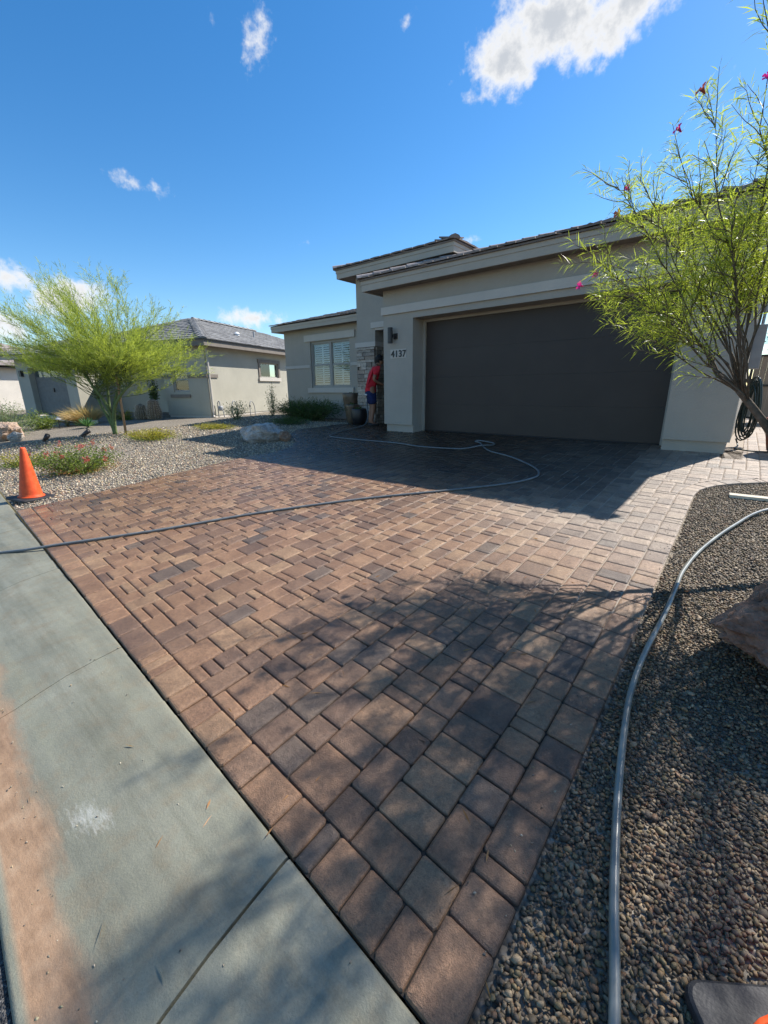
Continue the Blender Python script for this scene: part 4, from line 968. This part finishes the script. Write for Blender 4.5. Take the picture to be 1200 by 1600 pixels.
shrub('green_bush', 'small green bush between two barrel cacti and trunks', 'bush', (-13.6, -1.7), (.55, .5, .5), 1100, 'gold', (.05, .09), (.02, .03), 26, mat2='shrub', frac2=.5)
shrub('sapling', 'thin pale leafy sapling shrub against the neighbour side wall', 'bush', (-7.85, -.1), (.55, .45, .75), 700, 'shrub_grey', (.05, .09), (.018, .03), 22, up=.8)
shrub('sapling', 'tall sparse sapling at the left corner of house wall', 'bush', (-7.5, 1.2), (.35, .3, 1.25), 600, 'shrub_grey', (.05, .08), (.015, .026), 14, up=1)
shrub('hedge_mound', 'dark green mounded plant under the shuttered window', 'bush', (-5.45, 1.05), (1.75, .75, .66), 8500, 'shrub_dark', (.08, .22), (.009, .018), 130, up=.9, shape=.6)
shrub('weed_patch', 'low weedy green patch between pale boulder and window bed', 'weeds', (-4.4, -.35), (1.2, .6, .20), 2400, 'shrub_dark', (.04, .08), (.010, .016), 40)
_q = nloc(-2.45, -.45); shrub('columnar_shrub', 'narrow dark green upright shrub by the neighbour window', 'bush', (_q[0], _q[1]), (.24, .24, 1.75), 1500, 'shrub_dark', (.05, .09), (.03, .05), 24, up=1, shape=.2)
shrub('sprig', 'small sprig beside the far path light', 'plant', (-14.2, -3.5), (.2, .2, .3), 140, 'shrub_grey', (.05, .08), (.02, .03), 8)
# straw-coloured ornamental grass
SG = thing('feather_grass', 'straw-coloured feather grass clump left of the tree trunks', 'grass', (-14.0, -2.9, bed_z(-14, -2.9)))
n = 1500; an = rng.uniform(0, 6.283, n); rr = np.sqrt(rng.uniform(0, 1, n)); P_ = np.stack([np.cos(an) * rr * .25, np.sin(an) * rr * .25, np.zeros(n)], 1)
D_ = np.stack([np.cos(an) * rr * .9 - .25, np.sin(an) * rr * .9 - .2, rng.uniform(.5, 1.0, n)], 1)
link('blade', leaf_mesh('blade', P_, D_, rng.uniform(.6, 1.15, n), rng.uniform(.008, .014, n), 'straw', .45, .55), SG)
# agave rosette
AG = thing('agave', 'green spiky agave rosette in front of the straw grass', 'agave', (-12.4, -3.35, bed_z(-12.4, -3.35)))
for k in range(26):
    a = k * 2.4; e = math.radians(18 + 58 * (k / 26)); L = .52 - .12 * k / 26; d = Vector((math.cos(a) * math.cos(e), math.sin(a) * math.cos(e), math.sin(e))); s = d.cross(Vector((0, 0, 1))).normalized(); u = s.cross(d)
    V = [Vector((0, 0, .03)) - s * .03, Vector((0, 0, .03)) + s * .03, d * L * .45 + s * .045 + u * .012, d * L * .45 - u * .015, d * L * .45 - s * .045 + u * .012, d * L]
    link('leaf', mesh('leaf', V, [(0, 1, 2, 3), (0, 3, 4), (2, 5, 3), (3, 5, 4)], 'agave', rnd=np.full(6, random.random())), AG)
# barrel cacti
def barrel(c, r, h, label):
    T = thing('barrel_cactus', label, 'cactus', (c[0], c[1], bed_z(*c)), random.random(), 'barrel cacti by the neighbour entry')
    ribs = 18; prof = []; V = []; F = []; m = 12; n = ribs * 2; sp = MB()
    for i in range(m + 1):
        t = i / m; R = r * (.72 + .28 * math.sin(math.pi * min(1, t * 1.25 + .12))) * (1 if t < .75 else math.sqrt(max(.02, 1 - ((t - .75) / .25) ** 2)))
        for k in range(n): a = 2 * math.pi * k / n; q = R * (1 if k % 2 == 0 else .84); V.append((q * math.cos(a), q * math.sin(a), h * t))
        if 0 < i < m:
            for k in range(0, n, 2):
                a = 2 * math.pi * k / n; d = Vector((math.cos(a), math.sin(a), 0)); b = d * R + Vector((0, 0, h * t))
                for w in range(5): e = b + d * .035 + Vector([random.gauss(0, .022) for _ in range(3)]); sp.tube([b, e], [.005, .0015], 3)
    for i in range(m):
        for k in range(n): k2 = (k + 1) % n; F.append((i * n + k, i * n + k2, (i + 1) * n + k2, (i + 1) * n + k))
    F.append(tuple(m * n + k for k in range(n)))
    link('body', mesh('body', V, F, 'cactus'), T); sp.build('spine', 'spine', T); return T
barrel((-12.9, -1.25), .24, .62, 'shorter brown barrel cactus, left of the pair by neighbour entry'); barrel((-12.3, -1.0), .27, .80, 'taller brown barrel cactus, right of the pair by neighbour entry')
# tree crown beyond the side yard
BT = thing('background_tree', 'dark green tree top beyond the side-yard wall', 'tree', (8.2, 15, 0)); tb = MB(); tb.tube([(0, 0, 0), (.1, 0, 1.5), (0, .2, 2.6)], [.16, .12, .08], 8); tb.build('trunk', 'bark', BT)
n = 5000; q = unit(rng.normal(size=(n, 3))) * (rng.uniform(.2, 1, (n, 1)) ** .5) * np.array([1.9, 1.6, 1.05]) * (1 + .25 * np.sin(rng.uniform(0, 6, (n, 1)))); link('crown', leaf_mesh('crown', q + np.array([0, 0, 2.75]), rng.normal(size=(n, 3)), rng.uniform(.1, .2, n), rng.uniform(.05, .09, n), 'shrub_dark'), BT)

# ------------------------------------------------------------------ boulders
def boulder(label, c, r, mat, seed, sink=.12, rotz=0, cuts=14, fine=.034):
    rs = np.random.default_rng(seed); bm = bmesh.new(); bmesh.ops.create_icosphere(bm, subdivisions=6, radius=1)
    pl = [(unit(rs.normal(size=3)), rs.uniform(.62, .88)) for _ in range(cuts)]; ph = rs.uniform(0, 6, (8, 3)); fr = rs.uniform(2, 9, (8, 3))
    from mathutils import noise as NZ
    off = Vector(rs.uniform(0, 50, 3))
    for v in bm.verts:
        p = np.array(v.co)
        for nn, d in pl:
            k = p @ nn
            if k > d: p = p - nn * (k - d) * .92
        w = sum(math.sin(p[0] * f[0] + h[0]) * math.sin(p[1] * f[1] + h[1]) * math.sin(p[2] * f[2] + h[2]) for f, h in zip(fr, ph)); p = p * (1 + fine * w + .17 * NZ.fractal(Vector(p) * 1.6 + off, .8, 2.1, 7) - .11 * abs(NZ.fractal(Vector(p) * 2.6 + off, .7, 2.2, 7)))
        v.co = Vector(p * np.array(r))
    me = bpy.data.meshes.new('boulder'); bm.to_mesh(me); bm.free(); me.materials.append(M[mat])
    o = link('boulder', me, None, (c[0], c[1], bed_z(c[0], c[1]) + r[2] * (1 - sink * 2)), rotz); return tag(o, label, 'boulder')
boulder('pale grey-white boulder on gravel at left edge of driveway', (-2.65, -2.72), (.55, .40, .30), 'boulder_a', 4, .2, .5)
boulder('small dark brown rock leaning against the pale boulder', (-2.10, -2.45), (.16, .15, .15), 'boulder_b', 9, .15)
boulder('large rust-brown boulder in right gravel near the hose', (6.38, -5.93), (.48, .48, .38), 'boulder_d', 21, .13, .4)
boulder('pinkish tan boulder under the far-left green bush', (-11.6, -5.75), (.62, .5, .34), 'boulder_c', 5, .15, .2)
boulder('smaller pale rock in front of the pinkish boulder', (-10.4, -5.75), (.25, .2, .18), 'boulder_a', 6, .15, .2)

# ------------------------------------------------------------------ traffic cones
def cone(c, label, rotz, tilt=(0, 0), hgt=.73):
    T = thing('traffic_cone', label, 'cone', c, rotz, 'orange traffic cones'); T.rotation_euler = (tilt[0], tilt[1], rotz)
    out = []
    for sx, sy, a0 in ((1, 1, 0), (-1, 1, 90), (-1, -1, 180), (1, -1, 270)):
        for q in range(5): a = math.radians(a0 + q * 22.5); out.append((sx * .165 + .05 * math.cos(a), sy * .165 + .05 * math.sin(a)))
    V = []; F = []; n = len(out)
    for k, z in ((1.0, 0), (1.0, .016), (.985, .026), (.95, .031)): V += [(x * k, y * k, z) for x, y in out]
    for r in range(3): F += [(r * n + k, r * n + (k + 1) % n, (r + 1) * n + (k + 1) % n, (r + 1) * n + k) for k in range(n)]
    F += [tuple(range(n))[::-1], tuple(3 * n + k for k in range(n))]
    link('base', mesh('base', V, F, 'rubber'), T)
    MB().lathe([(.138, .031), (.136, .045), (.128, .055), (.124, .075), (.032, hgt - .02), (.026, hgt), (.018, hgt), (.016, hgt - .03)], 32).build('cone_body', 'orange', T, True)
    MB().lathe([(.150, .0305), (.148, .040), (.130, .044)], 32).build('collar', 'orange', T, True); return T
cone((-1.42, -7.25, gz(0, -7.27) - .016), 'orange traffic cone on black base at left corner of driveway', .25, (math.radians(-2), math.radians(2)), .69)
cone((6.215, -7.555, gz(0, -7.555) - .012), 'orange traffic cone on black base in right gravel, mostly out of frame', .62).scale = (.85, .85, .85)

# ------------------------------------------------------------------ hoses
def on_ground(P, r, dz=0): return [(x, y, gz(x, y) + r + dz) for x, y in P]
HR = .0130
pts = [(-3.5, -8.02), (-1.2, -8.1), (.35, -8.08), (.85, -7.85), (1.14, -7.53), (1.56, -6.83), (1.97, -5.97), (2.58, -5.01), (3.25, -4.19), (3.72, -3.58), (3.90, -3.15), (3.88, -2.85), (3.66, -2.50), (3.13, -2.02), (2.66, -1.75), (2.46, -1.56), (2.30, -1.36), (2.18, -1.18)]
path = []
for x, y in pts:
    d = curb_y(x) - y
    z = gz(x, y) if d < 0 else GR + float(np.interp(d, [q[0] for q in prof], [q[1] for q in prof]))
    path.append((x, y, z + HR))
path += [(2.05, -1.02, gz(0, -1.02) + HR), (1.95, -1.0, gz(0, -1) + HR + .01), (1.98, -.93, gz(0, -.93) + HR + .02), (2.22, -.92, gz(0, -.9) + HR), (2.38, -1.05, gz(0, -1.05) + HR), (2.40, -1.25, gz(0, -1.25) + HR + .012), (2.30, -1.46, gz(0, -1.46) + HR + .03), (2.12, -1.66, gz(0, -1.66) + HR), (1.87, -1.80, gz(0, -1.8) + HR), (1.2, -1.86, gz(0, -1.86) + HR), (.58, -1.74, gz(0, -1.74) + HR), (-.45, -1.75, gz(0, -1.75) + HR), (-1.2, -1.72, gz(0, -1.72) + HR), (-1.52, -1.58, gz(0, -1.58) + HR), (-1.62, -1.3, gz(0, -1.3) + HR), (-1.78, -.85, gz(0, -.85) + HR), (-1.80, -.35, HR), (-1.82, -.02, .06), (-1.90, .20, .25), (-2.06, .35, .52), (-2.18, .50, .68), (-2.22, .72, .72), (-2.22, .88, .72)]
tag(MB().tube(spline(path, 6), HR, 10).build('hose', 'hose', None, True), 'long grey water hose snaking across the paver driveway to the entry', 'hose')
R2 = .0130
P2 = [(5.93, -8.35), (5.90, -7.95), (5.86, -7.69), (5.80, -7.42), (5.745, -7.12), (5.70, -6.8), (5.675, -6.53), (5.675, -6.2), (5.70, -5.73), (5.71, -5.35), (5.72, -5.05), (5.79, -4.55), (5.96, -3.85), (6.19, -3.2), (6.7, -2.6), (7.4, -2.3)]
path = [(x, y, (gz(x, y) if y > curb_y(x) else GR - .03) + R2 - .004) for x, y in P2]
tag(MB().tube(spline(path, 8), R2, 12).build('hose', 'hose_clear', None, True), 'olive-grey hose lying on the right gravel beside the pavers', 'hose')
# coiled garden hose hung on the garage side wall
GH = thing('garden_hose', 'dark green coiled garden hose hanging on garage side wall', 'hose', (0, 0, 0)); mb = MB()
for k in range(9):
    w = .10 + .018 * (k % 5); low = .22 - .035 * (k % 4) + random.uniform(-.02, .02); yo = .62 + random.uniform(-.05, .05)
    P = [(PX1 + .12 + .05 * (k % 3) * .6 + w * .62 * math.sin(2 * math.pi * i / 20) * (1 - .35 * math.cos(2 * math.pi * i / 20)), yo + .03 * math.sin(2 * math.pi * i / 20 + k), low + .43 + .43 * math.cos(2 * math.pi * i / 20) * 1.0) for i in range(21)]; mb.tube(P, .011, 7)
coil = mb.build('coil', 'hose_green', GH, True)
MB().tube(spline([(PX1 + .06, .55, .12), (PX1 + .10, .3, .04), (PX1 + .06, .1, .02), (PX1 + .15, -.05, .02), (PX1 + .3, -.1, .013), (6.4, -.05, .013), (7.2, -.1, .013)], 6), .011, 7).build('loose_end', 'hose_green', GH, True)
MB().box((PX1 + .001, PX1 + .10, .58, .66, 1.0, 1.06)).tube([(PX1 + .1, .62, 1.03), (PX1 + .13, .62, 1.09)], .012).build('hanger', 'metal_dark', GH)

def gut_z(x, y):
    d = curb_y(x) - y
    return gz(x, y) if d < 0 else GR + float(np.interp(d, [q[0] for q in prof], [q[1] for q in prof]))
Pl = []
for k in range(170):
    x = random.uniform(.5, 5.6); d = random.choice((random.uniform(.5, .63), random.uniform(.52, .64), random.uniform(.02, .6))); y = curb_y(x) - d; Pl.append((x, y, gut_z(x, y) + .002))
for k in range(190):
    y = random.uniform(-7.8, -3.2); x = 5.6 - abs(random.gauss(0, .10)); Pl.append((x, y, gz(x, y) + .003))
for k in range(160):
    y = random.uniform(-7.2, -3.6); x = -1.05 + abs(random.gauss(0, .15)); Pl.append((x, y, gz(x, y) + .004))
Pl = np.array(Pl); st_ = stones('scattered_pebbles', Pl, rng.uniform(.0022, .0062, len(Pl)), OCT_V, OCT_F, 'loose small pebbles scattered on gutter and paver edges', 1.2)
n = 70; Pq = []
for k in range(n):
    x = random.uniform(4.0, 5.9); y = random.uniform(-8.4, -5.0); Pq.append((x, y, gut_z(x, y) + .004))
D_ = rng.normal(size=(n, 3)); D_[:, 2] *= .08
tag(stuff(link('leaf_litter', leaf_mesh('leaf_litter', Pq, D_, rng.uniform(.03, .07, n), rng.uniform(.004, .008, n), 'dry', 0))), 'few dry narrow leaves lying on the pavers and gutter', 'leaves')

# ------------------------------------------------------------------ pots, stone, lights, pipes
def planter(label, c, prof, mat, plant=True, n=160, sq=(1, 1)):
    T = thing('planter', label, 'planter', (c[0], c[1], 0), .3, 'planters by the entry'); MB().lathe(prof, 24).build('pot', mat, T, True); h = prof[-1][1] if prof[-1][1] > .2 else max(p[1] for p in prof)
    MB().lathe([(.01, h - .06), (prof[-3][0] - .02, h - .05), (prof[-3][0] - .03, h - .045)], 16).build('soil', 'soil', T)
    if plant:
        P_ = rng.normal(0, .07, (n, 3)) * np.array([1, 1, .3]) + np.array([0, 0, h]); D_ = rng.normal(size=(n, 3)) + np.array([0, 0, .7]); link('foliage', leaf_mesh('foliage', P_, D_, rng.uniform(.06, .15, n), rng.uniform(.02, .035, n), 'shrub_dark', .4), T)
    return T
planter('tall brown glazed planter with small plant under window corner', (-3.28, 1.02), [(.13, 0), (.16, .02), (.21, .35), (.265, .72), (.275, .84), (.265, .86), (.235, .86), (.22, .78)], 'pot')
planter('shorter brown planter beside the tall one by the stone column', (-2.98, .72), [(.11, 0), (.13, .02), (.165, .25), (.19, .46), (.195, .52), (.185, .54), (.165, .54), (.15, .48)], 'pot')
planter('black round planter at the foot of the stone column', (-2.62, .62), [(.14, 0), (.18, .02), (.22, .2), (.215, .40), (.205, .43), (.18, .43), (.17, .38)], 'pot_dark', True, 120)
tp = thing('planter', 'terracotta pot standing on the side path right of garage', 'planter', (6.42, .1, 0), 0); MB().lathe([(.16, 0), (.2, .02), (.26, .3), (.285, .44), (.285, .5), (.25, .5), (.23, .4)], 28).build('pot', 'terracotta', tp, True); MB().lathe([(.01, .42), (.235, .43), (.236, .432)], 20).build('soil', 'soil', tp)
sb = mesh('slab', *boxes([(-.24, .26, -.055, .055, 0, .03)]), 'slab'); tag(link('stepping_stone', sb, None, (6.13, -2.74, gz(0, -2.74) - .025), .05), 'pale oblong stone lying on gravel by the curved path edge', 'stone')
tag(MB().box((-20.5, -13.2, -3.1, -2.75, -.2, -.08)).build('kerb', 'slab'), 'pale concrete walk edge before the neighbour garage', 'kerb'); bpy.data.objects['kerb'].location = (0, 0, 0)
def path_light(c, label):
    T = thing('path_light', label, 'light', (c[0], c[1], bed_z(*c)), 0, 'low garden lights'); MB().tube([(0, 0, 0), (0, 0, .34)], .014, 8).build('stem', 'metal_dark', T); MB().lathe([(.02, .31), (.11, .335), (.10, .345), (.03, .39), (.01, .40)], 18).build('hat', 'metal_grey', T, True)
path_light((-13.6, -3.9), 'small pale-hatted path light before the neighbour garage')
def spot(c, label, rz):
    T = thing('spotlight', label, 'light', (c[0], c[1], bed_z(*c)), rz, 'black ground spotlights'); MB().tube([(0, 0, 0), (0, 0, .14)], .012, 8).build('stake', 'metal_dark', T)
    MB().tube([(-.07, 0, .12), (.03, 0, .18), (.13, 0, .25)], [.035, .05, .058], 14).build('lamp_head', 'metal_dark', T, True); MB().box((-.03, .03, -.06, .06, .12, .15)).build('bracket', 'metal_dark', T)
spot((-7.1, -4.95), 'black ground spotlight left of the tree, nearer the trunk', .9); spot((-7.2, -5.75), 'black ground spotlight left of the tree, farther from the trunk', .3)
gm = thing('gas_meter', 'grey gas meter with pipes at the neighbour house corner', 'meter', nloc(.2, .35), math.radians(20)); MB().lathe([(.10, 0), (.11, .02), (.11, .16), (.08, .2)], 16, (0, 0, .28)).build('meter_body', 'metal_grey', gm, True)
MB().tube(spline([(-.12, 0, 0), (-.12, 0, .55), (-.02, 0, .66), (0, 0, .48)], 5), .02, 8).tube(spline([(0, 0, .3), (.1, .02, .3), (.12, .05, .0)], 5), .02, 8).build('pipe', 'metal_grey', gm, True)
for v, s, l in ((.95, .66, 'grey looped riser pipe nearer the corner of neighbour wall'), (2.15, .62, 'grey looped riser pipe farther along neighbour wall')):
    T = thing('riser_pipe', l, 'pipe', nloc(.45, v), math.radians(20), 'riser pipes on neighbour wall'); MB().tube(spline([(0, -.16, 0), (0, -.16, s * .75), (0, -.05, s), (0, .10, s * .85), (0, .18, s * .5), (0, .18, 0)], 6), .018, 8).build('pipe', 'metal_grey', T, True); MB().lathe([(.035, 0), (.035, .07), (.02, .09)], 10, (0, -.16, s * .6)).build('valve', 'metal_dark', T)

# ------------------------------------------------------------------ the person by the entry
def skin(name, verts, edges, radii, mat, parent, root=0, sub=2):
    me = bpy.data.meshes.new(name); me.from_pydata(verts, edges, []); o = bpy.data.objects.new('tmp', me); COL.objects.link(o)
    o.modifiers.new('skin', 'SKIN'); sv = me.skin_vertices[0].data
    for i, r in enumerate(radii): sv[i].radius = r if hasattr(r, '__len__') else (r, r); sv[i].use_root = (i == root)
    s = o.modifiers.new('sub', 'SUBSURF'); s.levels = sub; s.render_levels = sub
    bpy.context.view_layer.update(); m2 = bpy.data.meshes.new_from_object(o.evaluated_get(bpy.context.evaluated_depsgraph_get())); bpy.data.objects.remove(o)
    m2.materials.clear(); m2.materials.append(M[mat]); m2.polygons.foreach_set('use_smooth', np.ones(len(m2.polygons), dtype=bool)); return link(name, m2, parent)
PE = thing('person', 'person in red shirt and navy shorts bending over the hose at the entry', 'person', (-1.97, .40, 0), math.radians(52)); PE.scale = (1.1, 1.1, 1.1)
V = [(0, 0, .90), (.03, 0, 1.06), (.10, 0, 1.24), (.15, 0, 1.36), (.20, 0, 1.43), (.245, 0, 1.50), (.27, 0, 1.57), (.345, 0, 1.50)]
R = [(.15, .12), (.135, .105), (.16, .12), (.12, .09), .056, .085, .085, .018]; E = [(0, 1), (1, 2), (2, 3), (3, 4), (4, 5), (5, 6), (5, 7)]
for s in (1, -1):
    b = len(V); V += [(0, s * .10, .84), (.05, s * .11, .47), (-.01, s * .11, .09), (.06, s * .115, .045), (.15, s * .12, .035)]; R += [.095, .062, .042, .045, .035]; E += [(0, b), (b, b + 1), (b + 1, b + 2), (b + 2, b + 3), (b + 3, b + 4)]
    b = len(V); V += [(.13, s * .19, 1.33), (.04, s * .245, 1.09), (.25, s * .17, .98), (.31, s * .145, .975)]; R += [.062, .043, .030, (.034, .018)]; E += [(3, b), (b, b + 1), (b + 1, b + 2), (b + 2, b + 3)]
    for k, (dx, dy, dz) in enumerate(((.07, .03, .01), (.08, .012, .0), (.078, -.008, -.005), (.065, -.026, -.01))):
        f = len(V); V += [(.31 + dx * .55, s * (.145) + dy, .975 + dz), (.31 + dx, s * .145 + dy * .9 - s * .01, .975 + dz - .025)]; R += [.009, .0075]; E += [(b + 3, f), (f, f + 1)]
    f = len(V); V += [(.30, s * .10, .985), (.33, s * .075, .975)]; R += [.010, .008]; E += [(b + 2, f), (f, f + 1)]
skin('body', V, E, R, 'skin', PE, 0, 2)
V = [(0, 0, .74), (0, 0, .88), (.03, 0, 1.06), (.10, 0, 1.24), (.15, 0, 1.37)]; R = [(.185, .15), (.18, .145), (.165, .13), (.185, .145), (.10, .08)]; E = [(0, 1), (1, 2), (2, 3), (3, 4)]
for s in (1, -1):
    b = len(V); V += [(.13, s * .20, 1.335), (.075, s * .235, 1.18)]; R += [.085, .075]; E += [(3, b), (b, b + 1)]
sh = skin('shirt', V, E, R, 'shirt', PE, 2, 2)
skin('hem', [(0, 0, .70), (0, 0, .79)], [(0, 1)], [(.178, .145), (.188, .153)], 'cloth_white', PE)
V = [(0, 0, .88), (0, 0, .78)]; R = [(.17, .14), (.165, .135)]; E = [(0, 1)]
for s in (1, -1):
    b = len(V); V += [(.01, s * .10, .74), (.045, s * .115, .50)]; R += [.115, .10]; E += [(1, b), (b, b + 1)]
skin('shorts', V, E, R, 'shorts', PE, 0, 2)
bm = bmesh.new(); bmesh.ops.create_uvsphere(bm, u_segments=20, v_segments=14, radius=1)
for v in bm.verts:
    p = v.co.copy(); v.co = Vector((p.x * .105, p.y * .092, p.z * .115))
bmesh.ops.delete(bm, geom=[v for v in bm.verts if v.co.z < -.03 and v.co.x > -.02 or v.co.x > .07 and v.co.z < .05], context='VERTS')
for v in bm.verts: v.co += Vector((.235, 0, 1.555)) + Vector((random.gauss(0, .003), random.gauss(0, .003), random.gauss(0, .003)))
me = bpy.data.meshes.new('hair'); bm.to_mesh(me); bm.free(); me.materials.append(M['hair']); hr = link('hair', me, PE); mod = hr.modifiers.new('thick', 'SOLIDIFY'); mod.thickness = .012
for s in (1, -1): MB().lathe([(.006, -.022), (.016, -.012), (.02, 0), (.014, .018), (.004, .024)], 10, (.25, s * .083, 1.505), (1, .4)).build('ear', 'skin', PE, True)
for s in (1, -1): MB().lathe([(.05, 0), (.058, .012), (.052, .045), (.03, .075), (.02, .08)], 14, (.055, s * .115, 0), (2.2, .95)).build('shoe', 'shoe', PE, True)
bpy.context.view_layer.update()
